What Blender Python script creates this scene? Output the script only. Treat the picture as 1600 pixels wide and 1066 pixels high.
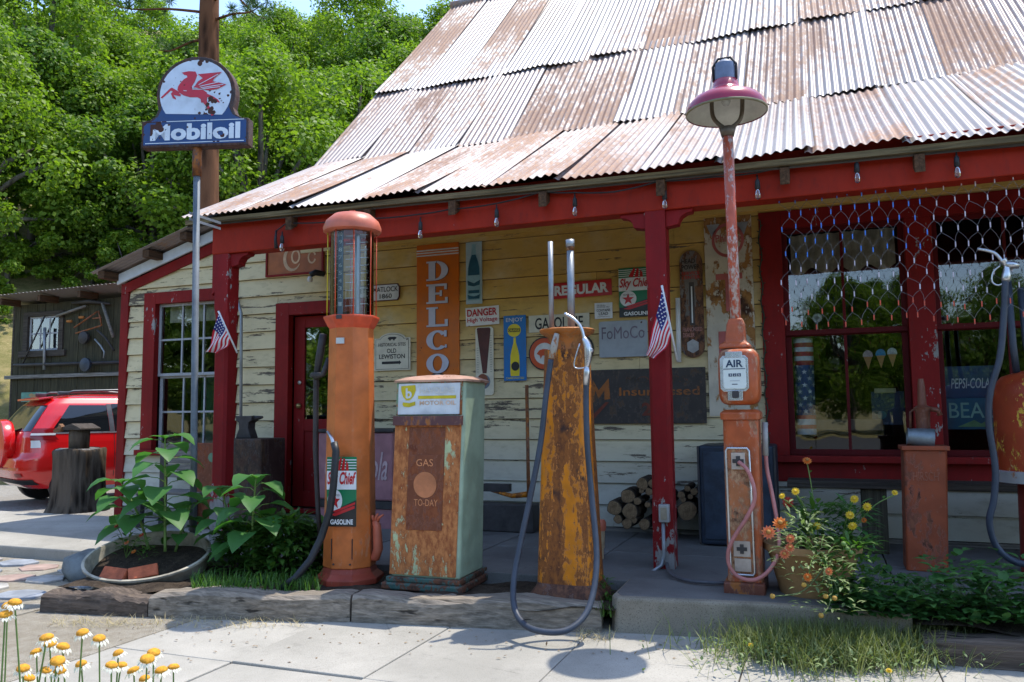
import bpy, bmesh, math, random
import numpy as np
from mathutils import Vector, Matrix
random.seed(7); rng = np.random.default_rng(7)
for o in list(bpy.data.objects): bpy.data.objects.remove(o)
scene = bpy.context.scene
col = scene.collection
R = math.radians
# ------------------------------------------------------------ camera, sky, sun, exposure
CAM = Vector((0, -7.5, 1.32)); YAW, PIT, ROL = R(21), R(5.12), R(0.57); FPX = 1250.0
_f = Vector((-math.sin(YAW)*math.cos(PIT), math.cos(YAW)*math.cos(PIT), math.sin(PIT)))
_r = Vector((math.cos(YAW), math.sin(YAW), 0)); _u = _r.cross(_f)
RIGHT = _r*math.cos(ROL) - _u*math.sin(ROL); UP = _u*math.cos(ROL) + _r*math.sin(ROL); FWD = _f
cd = bpy.data.cameras.new('camera'); cam = bpy.data.objects.new('camera', cd); col.objects.link(cam)
m = Matrix((RIGHT, UP, -FWD)).transposed().to_4x4(); m.translation = CAM; cam.matrix_world = m
cd.sensor_width = 36; cd.lens = 36*FPX/1600; cd.clip_start = 0.05; cd.clip_end = 2000
scene.camera = cam
world = bpy.data.worlds.new('World'); scene.world = world; world.use_nodes = True
SUN = Vector((.20, .325, 1.0)).normalized()
wn = world.node_tree.nodes; wl = world.node_tree.links
sky = wn.new('ShaderNodeTexSky'); sky.sky_type = 'NISHITA'; sky.sun_disc = False
sky.sun_elevation = math.asin(SUN.z); sky.sun_rotation = math.atan2(SUN.x, SUN.y); sky.altitude = 600
sky.air_density = 1.0; sky.dust_density = 0.9; sky.ozone_density = 1.2
wl.new(sky.outputs[0], wn['Background'].inputs[0]); wn['Background'].inputs[1].default_value = 0.15
sl = bpy.data.lights.new('sun', 'SUN'); sl.energy = 2.0; sl.angle = R(.53); sl.color = (1, .94, .83)
so = bpy.data.objects.new('sun', sl); col.objects.link(so); so.rotation_euler = SUN.to_track_quat('Z', 'Y').to_euler(); so.location = (5, 5, 20)
scene.view_settings.view_transform = 'Standard'; scene.view_settings.look = 'None'
scene.view_settings.exposure = 1.58; scene.view_settings.gamma = 1; scene.view_settings.use_curve_mapping = False
scene.render.engine = 'CYCLES'; scene.cycles.max_bounces = 8; scene.cycles.diffuse_bounces = 4; scene.cycles.transparent_max_bounces = 16
scene.cycles.caustics_reflective = False; scene.cycles.caustics_refractive = False
# ------------------------------------------------------------ pixels of the photograph -> points on planes
def ray(x, y): return FWD + RIGHT*((x-800)/FPX) + UP*((533-y)/FPX)
def onY(x, y, Y=0.): d = ray(x, y); return CAM + d*((Y-CAM.y)/d.y)
def onZ(x, y, Z=0.): d = ray(x, y); return CAM + d*((Z-CAM.z)/d.z)
def at(x, y, t): return CAM + ray(x, y)*t
def V(*a): return Vector(a)
# ------------------------------------------------------------ materials
def srgb(r, g, b):
    f = lambda c: (c/255/12.92) if c <= 10 else ((c/255+.055)/1.055)**2.4
    return (f(r), f(g), f(b), 1)
class NT:
    def __init__(s, name):
        s.m = bpy.data.materials.new(name); s.m.use_nodes = True; s.t = s.m.node_tree; s.n = s.t.nodes; s.l = s.t.links
        s.b = s.n['Principled BSDF']; s.out = s.n['Material Output']; s._co = None; s._info = None
    def node(s, k, **kw):
        n = s.n.new(k)
        for a, v in kw.items(): setattr(n, a, v)
        return n
    def put(s, sock, v):
        if isinstance(v, bpy.types.NodeSocket): s.l.new(v, sock)
        elif v is not None:
            if sock.type == 'RGBA' and isinstance(v, (int, float)): v = (v, v, v, 1)
            if sock.type == 'RGBA' and len(v) == 3: v = (*v, 1)
            sock.default_value = v
    def co(s):
        if s._co is None: s._co = s.node('ShaderNodeTexCoord').outputs['Object']
        return s._co
    def info(s):
        if s._info is None: s._info = s.node('ShaderNodeObjectInfo').outputs['Random']
        return s._info
    def mapped(s, sc=(1, 1, 1), rnd=0, rot=(0, 0, 0)):
        mp = s.node('ShaderNodeMapping'); s.l.new(s.co(), mp.inputs[0]); mp.inputs['Scale'].default_value = sc; mp.inputs['Rotation'].default_value = rot
        if rnd:
            mu = s.math('MULTIPLY', s.info(), rnd); c = s.node('ShaderNodeCombineXYZ')
            for k in range(3): s.l.new(mu, c.inputs[k])
            s.l.new(c.outputs[0], mp.inputs['Location'])
        return mp.outputs[0]
    def noise(s, scale=5, detail=4, rough=.55, stretch=None, rnd=0, col=False):
        n = s.node('ShaderNodeTexNoise'); n.inputs['Scale'].default_value = scale; n.inputs['Detail'].default_value = detail; n.inputs['Roughness'].default_value = rough
        s.l.new(s.mapped(stretch or (1, 1, 1), rnd), n.inputs['Vector'])
        return n.outputs['Color' if col else 'Fac']
    def voro(s, scale=5, stretch=None, out='Distance', rnd=0, feature='F1'):
        n = s.node('ShaderNodeTexVoronoi', feature=feature); n.inputs['Scale'].default_value = scale
        s.l.new(s.mapped(stretch or (1, 1, 1), rnd), n.inputs['Vector']); return n.outputs[out]
    def math(s, op, a, b=0., c=0.):
        n = s.node('ShaderNodeMath', operation=op)
        for i, v in enumerate((a, b, c)): s.put(n.inputs[i], v)
        return n.outputs[0]
    def step(s, v, lo, hi):
        n = s.node('ShaderNodeMapRange', interpolation_type='SMOOTHSTEP'); s.put(n.inputs[0], v); s.put(n.inputs[1], lo); s.put(n.inputs[2], hi); return n.outputs[0]
    def mix(s, f, a, b, mode='MIX'):
        n = s.node('ShaderNodeMix', data_type='RGBA', blend_type=mode); s.put(n.inputs[0], f); s.put(n.inputs[6], a); s.put(n.inputs[7], b); return n.outputs[2]
    def sep(s):
        n = s.node('ShaderNodeSeparateXYZ'); s.l.new(s.co(), n.inputs[0]); return n.outputs
    def bump(s, h, strength=.3, dist=.01):
        n = s.node('ShaderNodeBump'); n.inputs['Strength'].default_value = strength; n.inputs['Distance'].default_value = dist
        s.put(n.inputs['Height'], h); s.l.new(n.outputs[0], s.b.inputs['Normal'])
    def set(s, color=None, rough=None, metal=None, spec=None, **k):
        s.put(s.b.inputs['Base Color'], color)
        if rough is not None: s.put(s.b.inputs['Roughness'], rough)
        if metal is not None: s.put(s.b.inputs['Metallic'], metal)
        if spec is not None: s.put(s.b.inputs['Specular IOR Level'], spec)
        for a, v in k.items(): s.put(s.b.inputs[a.replace('_', ' ')], v)
        return s.m
MAT = {}
def plain(name, c, rough=.6, metal=0, var=.25, scale=6, bump=.15, spec=.4):
    """a solid colour with blotchy tone variation, dust and fine relief"""
    if name in MAT: return MAT[name]
    n = NT(name); c = c if len(c) == 4 else (*c, 1)
    a = n.noise(scale, 6, .65, rnd=9); b = n.noise(scale*9, 3, .6, rnd=5)
    d = tuple(x*(1-var) for x in c[:3]); l = tuple(min(1, x*(1+var*.8)+.01*var) for x in c[:3])
    cc = n.mix(n.step(a, .3, .7), d, l); cc = n.mix(n.math('MULTIPLY', n.step(b, .45, .8), .35*min(1, var*3)), cc, tuple(x*.6+.03 for x in c[:3]))
    n.bump(b, bump, .003); rg = n.math('ADD', n.math('MULTIPLY', a, .25), rough-.12)
    MAT[name] = n.set(cc, rg, metal, spec); return n.m
def enamel(name, c, chips=.10, rust=(.045, .018, .014), scale=22, rough=.32):
    """porcelain / painted sign face with rust chips; chips share one pattern over a whole sign"""
    if name in MAT: return MAT[name]
    n = NT(name); c = c if len(c) == 4 else (*c, 1)
    v = n.voro(scale*.55, out='Distance'); big = n.noise(3.2, 3, .5); wob = n.noise(scale*2.5, 2)
    th = n.math('MULTIPLY', n.step(big, .42, .75), chips*4.2)
    mk = n.step(n.math('SUBTRACT', th, n.math('ADD', v, n.math('MULTIPLY', wob, .28))), -.165, -.145)
    gr = n.noise(7, 5, .6); cc = n.mix(n.step(gr, .35, .8), c, tuple(x*.72+.02 for x in c[:3]))
    cc = n.mix(mk, cc, n.mix(wob, rust, tuple(x*2.2 for x in rust)))
    n.bump(n.math('SUBTRACT', 1., mk), .4, .002)
    MAT[name] = n.set(cc, n.math('ADD', n.math('MULTIPLY', mk, .5), rough), 0, .4); return n.m
def rusty(name, paint, amount=.5, r1=(.16, .045, .014), r2=(.34, .12, .03), vert=.35, scale=4, rough=.55, dark=(.05, .018, .01), soft=.06):
    """old paint breaking up into vertical rust streaks"""
    if name in MAT: return MAT[name]
    n = NT(name)
    a = n.noise(scale, 7, .68, (1, 1, vert), rnd=7); f = n.noise(scale*6, 4, .7, (1, 1, .5), rnd=3); g = n.noise(scale*1.7, 3, .5, rnd=11)
    mk = n.step(n.math('ADD', a, n.math('MULTIPLY', n.math('SUBTRACT', f, .5), .55)), 1-amount-soft*.35-.015, 1-amount+soft*.6)
    ru = n.mix(n.step(f, .35, .65), r1, r2); ru = n.mix(n.step(g, .55, .75), ru, dark)
    pa = n.mix(n.step(g, .3, .7), tuple(x*.75 for x in paint[:3]), paint[:3]); pa = n.mix(n.math('MULTIPLY', n.step(f, .55, .8), .45), pa, r2)
    ed = n.math('MULTIPLY', n.math('MULTIPLY', mk, n.math('SUBTRACT', 1., mk)), 3.2)
    n.bump(n.math('ADD', n.math('MULTIPLY', f, .4), n.math('SUBTRACT', 1., mk)), .5, .004)
    MAT[name] = n.set(n.mix(n.math('MULTIPLY', ed, .5), n.mix(mk, pa, ru), tuple(min(1, x*.75+.07) for x in paint[:3])), n.math('ADD', n.math('MULTIPLY', mk, .3), rough-.08), 0, .35); return n.m
def woodmat(name, c, along='X', dark=.45, scale=1., rough=.8, crack=.5):
    if name in MAT: return MAT[name]
    st = {'X': (1.2, 26, 26), 'Z': (26, 26, 1.2), 'Y': (26, 1.2, 26)}[along]
    n = NT(name); g = n.noise(1.6*scale, 5, .6, st, rnd=13); b = n.noise(1.5, 4, .6, rnd=5)
    cr = n.step(n.noise(1.1*scale, 3, .5, tuple(x*.9 if x > 5 else x*.6 for x in st), rnd=21), .60, .70)
    h = n.noise(4.2*scale, 4, .7, st, rnd=31); g = n.math('ADD', n.math('MULTIPLY', n.math('SUBTRACT', g, .5), 1.7), n.math('MULTIPLY', h, .9)); g = n.step(g, .0, 1.); cc = n.mix(g, tuple(x*dark for x in c[:3]), tuple(min(1, x*1.4) for x in c[:3])); cc = n.mix(n.math('MULTIPLY', n.step(b, .4, .75), .4), cc, tuple(x*.6 for x in c[:3]))
    cc = n.mix(n.math('MULTIPLY', cr, crack), cc, tuple(x*.12 for x in c[:3]))
    n.bump(n.math('SUBTRACT', g, n.math('MULTIPLY', cr, .8)), .55, .006); MAT[name] = n.set(cc, rough, 0, .25); return n.m
def leafmat(name, a, b, trans=.35, rough=.5):
    if name in MAT: return MAT[name]
    n = NT(name); g = n.node('ShaderNodeNewGeometry'); cc = n.mix(g.outputs['Random Per Island'], a, b)
    cc = n.mix(n.math('MULTIPLY', n.info(), .45), cc, n.mix(.5, a, b), 'MIX')
    n.set(cc, rough, 0, .35); tr = n.node('ShaderNodeBsdfTranslucent'); n.l.new(n.mix(1., cc, (1.1, 1.25, .55), 'MULTIPLY'), tr.inputs[0])
    mx = n.node('ShaderNodeMixShader'); mx.inputs[0].default_value = trans; n.l.new(n.b.outputs[0], mx.inputs[1]); n.l.new(tr.outputs[0], mx.inputs[2]); n.l.new(mx.outputs[0], n.out.inputs[0])
    MAT[name] = n.m; return n.m
def glassmat(name, tint=(.8, .85, .85), boost=1.5, wav=.02):
    if name in MAT: return MAT[name]
    n = NT(name); tr = n.node('ShaderNodeBsdfTransparent'); tr.inputs[0].default_value = (*tint, 1); gl = n.node('ShaderNodeBsdfGlossy'); gl.inputs['Roughness'].default_value = .015
    bp = n.node('ShaderNodeBump'); bp.inputs['Strength'].default_value = wav; bp.inputs['Distance'].default_value = .02; n.l.new(n.noise(3.5, 1, rnd=6), bp.inputs['Height']); n.l.new(bp.outputs[0], gl.inputs['Normal'])
    fr = n.node('ShaderNodeFresnel'); fr.inputs[0].default_value = 1.5; mx = n.node('ShaderNodeMixShader'); n.l.new(n.math('MINIMUM', n.math('MULTIPLY', fr.outputs[0], boost), 1.), mx.inputs[0])
    n.l.new(tr.outputs[0], mx.inputs[1]); n.l.new(gl.outputs[0], mx.inputs[2]); n.l.new(mx.outputs[0], n.out.inputs[0]); MAT[name] = n.m; return n.m
# ------------------------------------------------------------ objects and mesh building
MW = {}
def thing(name, label, cat, loc=(0, 0, 0), rotz=0, group=None):
    o = bpy.data.objects.new(name, None); o.empty_display_size = .1; col.objects.link(o); o.location = loc; o.rotation_euler = (0, 0, rotz)
    MW[o.name] = Matrix.Translation(Vector(loc)) @ Matrix.Rotation(rotz, 4, 'Z'); tag(o, label, cat, group); return o
def tag(o, label=None, cat=None, group=None, kind=None):
    if label: o['label'] = label
    if cat: o['category'] = cat
    if group: o['group'] = group
    if kind: o['kind'] = kind
    return o
def copy_tree(o, parent=None):
    c = o.copy(); col.objects.link(c); c.parent = parent
    for ch in list(o.children): copy_tree(ch, c)
    return c
class MB:
    def __init__(s): s.v = []; s.f = []
    def add(s, vs, fs):
        k = len(s.v); s.v += [Vector(p) for p in vs]; s.f += [tuple(i+k for i in f) for f in fs]; return s
    def box(s, x0, x1, y0, y1, z0, z1, M=None):
        p = [(x0, y0, z0), (x1, y0, z0), (x1, y1, z0), (x0, y1, z0), (x0, y0, z1), (x1, y0, z1), (x1, y1, z1), (x0, y1, z1)]
        if M: p = [M @ Vector(q) for q in p]
        return s.add(p, [(3, 2, 1, 0), (4, 5, 6, 7), (0, 1, 5, 4), (1, 2, 6, 5), (2, 3, 7, 6), (3, 0, 4, 7)])
    def cbox(s, c, sz, M=None):
        T = Matrix.Translation(Vector(c)) @ (M.to_4x4() if M else Matrix.Identity(4)); a = [q/2 for q in sz]
        return s.box(-a[0], a[0], -a[1], a[1], -a[2], a[2], T)
    def prism(s, poly, off):
        """poly: 3-D points of one face, off: thickness vector"""
        n = len(poly); a = [Vector(p) for p in poly]; off = Vector(off); b = [p+off for p in a]
        return s.add(a+b, [tuple(range(n))[::-1], tuple(range(n, 2*n))] + [(i, (i+1) % n, n+(i+1) % n, n+i) for i in range(n)])
    def face(s, poly): return s.add(poly, [tuple(range(len(poly)))])
    def tube(s, pts, r, n=8, cap=True):
        pts = [Vector(p) for p in pts]; rs = r if isinstance(r, (list, tuple)) else [r]*len(pts); k = len(s.v); prev = None
        for i, p in enumerate(pts):
            t = (pts[min(i+1, len(pts)-1)] - pts[max(i-1, 0)]).normalized()
            if prev is None: a = t.orthogonal().normalized()
            else: a = (prev - t*prev.dot(t)).normalized()
            prev = a; b = t.cross(a)
            for j in range(n): an = 2*math.pi*j/n; s.v.append(p + (a*math.cos(an)+b*math.sin(an))*rs[i])
        for i in range(len(pts)-1):
            for j in range(n): s.f.append((k+i*n+j, k+i*n+(j+1) % n, k+(i+1)*n+(j+1) % n, k+(i+1)*n+j))
        if cap: s.f.append(tuple(k+j for j in range(n))[::-1]); s.f.append(tuple(k+(len(pts)-1)*n+j for j in range(n)))
        return s
    def loft(s, rings, cap=True):
        k = len(s.v); n = len(rings[0])
        for rg in rings: s.v += [Vector(p) for p in rg]
        for i in range(len(rings)-1):
            for j in range(n): s.f.append((k+i*n+j, k+i*n+(j+1) % n, k+(i+1)*n+(j+1) % n, k+(i+1)*n+j))
        if cap: s.f.append(tuple(k+j for j in range(n))[::-1]); s.f.append(tuple(k+(len(rings)-1)*n+j for j in range(n)))
        return s
    def lathe(s, prof, c=(0, 0, 0), n=24, cap=True, a0=0, sx=1, sy=1):
        c = Vector(c); return s.loft([[c+Vector((max(r, 1e-4)*sx*math.cos(a0+2*math.pi*j/n), max(r, 1e-4)*sy*math.sin(a0+2*math.pi*j/n), z)) for j in range(n)] for r, z in prof], cap)
    def grid(s, fn, nu, nv):
        k = len(s.v)
        for j in range(nv+1):
            for i in range(nu+1): s.v.append(Vector(fn(i/nu, j/nv)))
        for j in range(nv):
            for i in range(nu): a = k+j*(nu+1)+i; s.f.append((a, a+1, a+nu+2, a+nu+1))
        return s
    def xf(s, M): s.v = [M @ p for p in s.v]; return s
    def build(s, name, mat, parent=None, smooth=False, bevel=0, local=False, seg=2, solid=0):
        me = bpy.data.meshes.new(name); vs = s.v
        if parent is not None and not local: inv = MW[parent.name].inverted(); vs = [inv @ p for p in vs]
        base = None
        if parent is None and not local and vs:
            base = Vector((sum(p.x for p in vs)/len(vs), sum(p.y for p in vs)/len(vs), min(p.z for p in vs))); vs = [p-base for p in vs]
        me.from_pydata([tuple(p) for p in vs], [], s.f); me.materials.append(mat)
        if smooth is not False:
            me.polygons.foreach_set('use_smooth', [True]*len(me.polygons))
            if smooth is not True and hasattr(me, 'set_sharp_from_angle'): me.set_sharp_from_angle(angle=R(smooth))
        o = bpy.data.objects.new(name, me); col.objects.link(o)
        if parent is not None: o.parent = parent; MW[o.name] = MW[parent.name]
        else:
            if base is not None: o.location = base
            MW[o.name] = Matrix.Translation(base or Vector())
        if solid: md = o.modifiers.new('solid', 'SOLIDIFY'); md.thickness = solid; md.offset = 0
        if bevel: md = o.modifiers.new('bevel', 'BEVEL'); md.width = bevel; md.segments = seg; md.limit_method = 'ANGLE'; md.angle_limit = R(35)
        return o
def fastmesh(name, verts, quads, mat, parent=None, k=4, base=None, smooth=False):
    """big meshes from numpy arrays"""
    me = bpy.data.meshes.new(name); verts = np.asarray(verts, np.float32)
    if parent is not None: off = MW[parent.name].translation; verts = verts - np.array(off, np.float32)
    elif base is not None: verts = verts - np.array(base, np.float32)
    nf = len(quads); me.vertices.add(len(verts)); me.vertices.foreach_set('co', verts.ravel()); me.loops.add(nf*k); me.polygons.add(nf)
    me.loops.foreach_set('vertex_index', np.asarray(quads, np.int32).ravel()); me.polygons.foreach_set('loop_start', np.arange(0, nf*k, k, dtype=np.int32))
    me.update(calc_edges=True); me.materials.append(mat)
    if smooth: me.polygons.foreach_set('use_smooth', [True]*nf)
    o = bpy.data.objects.new(name, me); col.objects.link(o)
    if parent is not None: o.parent = parent; MW[o.name] = MW[parent.name]
    elif base is not None: o.location = base; MW[o.name] = Matrix.Translation(Vector(base))
    else: MW[o.name] = Matrix.Identity(4)
    return o
def textmesh(name, s, mat, parent, o, ex, ey, w, h, nrm, bold=0, shear=0, space=1., lift=.003):
    """flat lettering fitted into the rectangle o + ex*w + ey*h"""
    cu = bpy.data.curves.new('t', 'FONT'); cu.body = s; cu.offset = bold; cu.shear = shear; cu.space_character = space; cu.resolution_u = 3; cu.align_x = 'LEFT'; cu.space_line = .95
    to = bpy.data.objects.new('t', cu); col.objects.link(to); dg = bpy.context.evaluated_depsgraph_get()
    me = bpy.data.meshes.new_from_object(to.evaluated_get(dg)); bpy.data.objects.remove(to); bpy.data.curves.remove(cu)
    if not me.vertices: return None
    xs = [v.co.x for v in me.vertices]; ys = [v.co.y for v in me.vertices]; x0, x1, y0, y1 = min(xs), max(xs), min(ys), max(ys)
    mb = MB(); vs = [Vector(o)+Vector(ex)*(w*(v.co.x-x0)/(x1-x0))+Vector(ey)*(h*(v.co.y-y0)/max(1e-6, y1-y0))+Vector(nrm)*lift for v in me.vertices]
    mb.add(vs, [tuple(p.vertices) for p in me.polygons]); bpy.data.meshes.remove(me)
    return mb.build(name, mat, parent)
class Board:
    """a flat sign panel with u,v coordinates (0..1, v up) to put print on"""
    def __init__(s, root, o, ex, ey, w, h): s.root, s.o, s.ex, s.ey, s.w, s.h = root, Vector(o), Vector(ex).normalized(), Vector(ey).normalized(), w, h; s.n = s.ex.cross(s.ey).normalized()
    def p(s, u, v, lift=0): return s.o + s.ex*(u*s.w) + s.ey*(v*s.h) + s.n*lift
    def panel(s, mat, th=.012, poly=None, name='panel', bevel=.002):
        pl = poly or [(0, 0), (1, 0), (1, 1), (0, 1)]; mb = MB().prism([s.p(u, v) for u, v in pl], s.n*(-th)); return mb.build(name, mat, s.root, bevel=bevel)
    def poly(s, pts, mat, lift=.002, name='print'): return MB().face([s.p(u, v, lift) for u, v in pts]).build(name, mat, s.root)
    def polys(s, lst, mat, lift=.002, name='print'):
        mb = MB()
        for i, pts in enumerate(lst): mb.face([s.p(u, v, lift+.00035*i) for u, v in pts])
        return mb.build(name, mat, s.root)
    def rect(s, u0, v0, u1, v1, mat, lift=.002, name='print'): return s.poly([(u0, v0), (u1, v0), (u1, v1), (u0, v1)], mat, lift, name)
    def ell(s, cu, cv, ru, rv, mat, lift=.002, name='print', n=28, a0=0, a1=360): return s.poly([(cu+ru*math.cos(R(a0+(a1-a0)*i/n)), cv+rv*math.sin(R(a0+(a1-a0)*i/n))) for i in range(n if a1-a0 == 360 else n+1)], mat, lift, name)
    def ring(s, cu, cv, ru, rv, k, mat, lift=.003, n=32):
        mb = MB(); mb.grid(lambda a, b: s.p(cu+ru*(k+(1-k)*b)*math.cos(2*math.pi*a), cv+rv*(k+(1-k)*b)*math.sin(2*math.pi*a), lift), n, 1); return mb.build('print', mat, s.root)
    def text(s, t, u0, v0, u1, v1, mat, lift=.004, **k): return textmesh('lettering', t, mat, s.root, s.p(u0, v0), s.ex, s.ey, (u1-u0)*s.w, (v1-v0)*s.h, s.n, lift=lift, **k)
    def star(s, cu, cv, ru, rv, mat, lift=.004): return s.poly([(cu+ru*(1 if i % 2 == 0 else .4)*math.sin(math.pi*i/5), cv+rv*(1 if i % 2 == 0 else .4)*math.cos(math.pi*i/5)) for i in range(10)], mat, lift)
def wallsign(name, label, x0, y0, x1, y1, Y=-.03, cat='sign', th=.012, tilt=0):
    xm, ym = (x0+x1)/2, (y0+y1)/2; a, b = onY(x0, ym, Y), onY(x1, ym, Y); t, q = onY(xm, y0, Y), onY(xm, y1, Y)
    w, h = b.x-a.x, t.z-q.z; root = thing(name, label, cat, ((a.x+b.x)/2, Y, q.z)); ex = V(math.cos(tilt), 0, math.sin(tilt)); ey = V(-math.sin(tilt), 0, math.cos(tilt))
    return Board(root, V(a.x, Y, q.z), ex, ey, w, h)
# ------------------------------------------------------------ shared materials
def m_siding():
    n = NT('siding_paint'); x, y, z = n.sep()
    prot = n.math('MULTIPLY', n.step(x, -5.6, -4.3), n.step(z, 1.45, 2.5)); g = n.noise(2.2, 4, .6, rnd=4)
    prot = n.math('MULTIPLY', prot, n.step(g, .1, .55))
    cc = n.mix(prot, srgb(216, 200, 160), srgb(206, 168, 90)); cc = n.mix(n.math('MULTIPLY', n.step(z, 1.35, .5), .75), cc, srgb(184, 186, 180))
    st = n.noise(1.5, 8, .74, (1.0, 1, 10), rnd=17); f = n.noise(9, 6, .78, (1, 1, 4), rnd=3); st = n.math('ADD', st, n.math('MULTIPLY', n.math('SUBTRACT', n.info(), .5), .07))
    side = n.math('ADD', .565, n.math('MULTIPLY', n.math('MAXIMUM', prot, n.step(z, 1.5, .6)), .055))
    pk = n.math('SUBTRACT', n.math('ADD', st, n.math('MULTIPLY', n.math('SUBTRACT', f, .5), .30)), side); mk = n.step(pk, 0., .035)
    wood = n.mix(f, (.045, .036, .028), (.20, .16, .12)); dirt = n.step(n.noise(5, 5, .7, (1, 1, 2.5), rnd=8), .45, .8)
    cc = n.mix(n.math('MULTIPLY', dirt, .35), cc, (.16, .12, .07)); cc = n.mix(n.info(), cc, n.mix(.5, cc, (.30, .25, .17)), 'MIX') if False else cc
    cc = n.mix(n.math('MULTIPLY', n.info(), .16), cc, (.26, .20, .12)); n.bump(n.math('SUBTRACT', n.math('MULTIPLY', f, .35), mk), .5, .004)
    return n.set(n.mix(mk, cc, wood), .75, 0, .15)
def m_red(name, c, wear, low=False):
    n = NT(name); a = n.noise(3, 6, .7, (1, 1, .45), rnd=5); f = n.noise(26, 4, .7, (1, 1, .4), rnd=9); x, y, z = n.sep()
    th = n.math('ADD', n.math('MULTIPLY', a, .6), n.math('MULTIPLY', f, .4))
    if low: th = n.math('ADD', th, n.math('MULTIPLY', n.step(z, 1.2, .15), .13))
    mk = n.step(th, wear, wear+.02); cc = n.mix(n.step(a, .3, .7), tuple(q*.7 for q in c[:3]), c[:3]); cc = n.mix(n.math('MULTIPLY', n.step(f, .5, .75), .3), cc, (.07, .02, .02))
    n.bump(n.math('SUBTRACT', f, mk), .3, .003); return n.set(n.mix(mk, cc, n.mix(f, (.10, .09, .085), (.42, .40, .38))), .6, 0, .18)
def m_roof():
    n = NT('galvanised_sheet'); rnd = n.info(); x, y, z = n.sep(); st = n.noise(1.5, 6, .7, (1, .28, 1), rnd=31); f = n.noise(13, 5, .75, (1, .6, 1), rnd=11); g = n.noise(45, 3, .6, rnd=3)
    r2 = n.math('FRACT', n.math('MULTIPLY', rnd, 7.31)); r3 = n.math('FRACT', n.math('MULTIPLY', rnd, 23.7))
    zinc = n.mix(st, (.21, .20, .205), (.40, .385, .375)); zinc = n.mix(n.math('MULTIPLY', r3, .5), zinc, (.26, .19, .18))
    th = n.math('ADD', n.math('ADD', st, n.math('MULTIPLY', n.math('SUBTRACT', f, .5), .5)), n.math('MULTIPLY', n.math('SUBTRACT', r2, .62), .20))
    mk = n.step(th, .45, .66); rust = n.mix(n.step(f, .35, .7), (.24, .10, .048), (.42, .22, .11)); rust = n.mix(n.step(g, .5, .75), rust, (.20, .13, .12))
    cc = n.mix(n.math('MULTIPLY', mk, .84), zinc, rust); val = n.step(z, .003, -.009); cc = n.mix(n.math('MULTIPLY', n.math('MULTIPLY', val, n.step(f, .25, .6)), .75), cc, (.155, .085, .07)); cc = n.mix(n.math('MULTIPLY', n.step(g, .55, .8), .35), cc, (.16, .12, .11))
    n.bump(f, .12, .003); return n.set(cc, n.math('ADD', .5, n.math('MULTIPLY', mk, .25)), n.math('MULTIPLY', n.math('SUBTRACT', 1., mk), .15), .4)
def m_concrete(name, a, b, spk=.5, stain=.4):
    n = NT(name); g = n.noise(1.1, 6, .65, rnd=6); s = n.noise(160, 2, .6); d = n.noise(5.5, 6, .75, rnd=2); v = n.voro(95, out='Distance')
    cc = n.mix(n.step(g, .3, .7), a, b); cc = n.mix(n.math('MULTIPLY', n.step(s, .52, .72), spk), cc, tuple(q*.45 for q in a[:3])); cc = n.mix(n.math('MULTIPLY', n.step(d, .52, .8), stain), cc, tuple(q*.42 for q in a[:3]))
    cr = n.step(n.voro(.55, feature='DISTANCE_TO_EDGE'), .004, .001); cc = n.mix(n.math('MULTIPLY', cr, n.step(d, .5, .75)), cc, tuple(q*.35 for q in a[:3]))
    o_ = n.step(n.noise(.8, 3, .5, rnd=14), .58, .74); cc = n.mix(n.math('MULTIPLY', n.math('MULTIPLY', o_, n.step(d, .3, .6)), .4), cc, tuple(q*.4 for q in a[:3])); n.bump(n.math('ADD', n.math('MULTIPLY', s, .6), n.math('MULTIPLY', v, .5)), .35, .004); return n.set(cc, .9, 0, .12)
def m_soil(name, a, b, scale=9):
    n = NT(name); g = n.noise(scale, 8, .75); h = n.noise(scale*9, 4, .7); k = n.noise(.9, 4, .6); cc = n.mix(n.step(g, .35, .65), a, b); cc = n.mix(n.step(h, .55, .75), cc, tuple(min(1, q*1.7+.02) for q in b[:3])); cc = n.mix(n.math('MULTIPLY', n.step(k, .45, .65), .5), cc, a)
    n.bump(n.math('ADD', g, h), .9, .02); return n.set(cc, .95, 0, .15)
def m_bark(name, a, b, sc=7, v=.22):
    n = NT(name); g = n.noise(sc, 6, .7, (1, 1, v), rnd=6); w = n.voro(sc*1.6, (1, 1, v*.8), rnd=4); h = n.math('ADD', n.math('MULTIPLY', g, .7), n.math('MULTIPLY', w, .7))
    n.bump(h, 1., .05); return n.set(n.mix(n.step(h, .3, .85), a, b), .92, 0, .1)
SIDING = m_siding(); RED = m_red('red_trim_paint', srgb(136, 28, 26), .60); REDPOST = m_red('red_post_paint', srgb(138, 28, 30), .605, True); REDB = m_red('red_beam_paint', srgb(160, 42, 22), .655)
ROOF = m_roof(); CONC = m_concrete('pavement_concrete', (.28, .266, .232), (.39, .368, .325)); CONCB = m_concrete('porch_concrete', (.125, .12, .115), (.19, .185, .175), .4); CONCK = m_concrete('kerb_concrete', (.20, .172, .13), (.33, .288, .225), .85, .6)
SOIL = m_soil('soil', (.035, .025, .018), (.085, .062, .044)); DIRT = m_soil('pale_dirt', (.30, .26, .20), (.44, .40, .33), 14); DRYGRASS = m_soil('dry_hillside', (.16, .15, .05), (.30, .24, .11), 3)
GREYWOOD = woodmat('weathered_timber', (.235, .215, .19)); DARKWOODX = woodmat('dark_timber_across', (.075, .06, .048)); DARKWOODZ = woodmat('dark_timber_upright', (.085, .075, .05), 'Z'); DARKWOODY = woodmat('dark_rafter_timber', (.10, .052, .026), 'Y'); EAVEWOOD = woodmat('eave_timber', (.19, .145, .075)); SHEDWOOD = woodmat('mossy_shed_plank', (.062, .055, .030), 'Z', .35)
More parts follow.
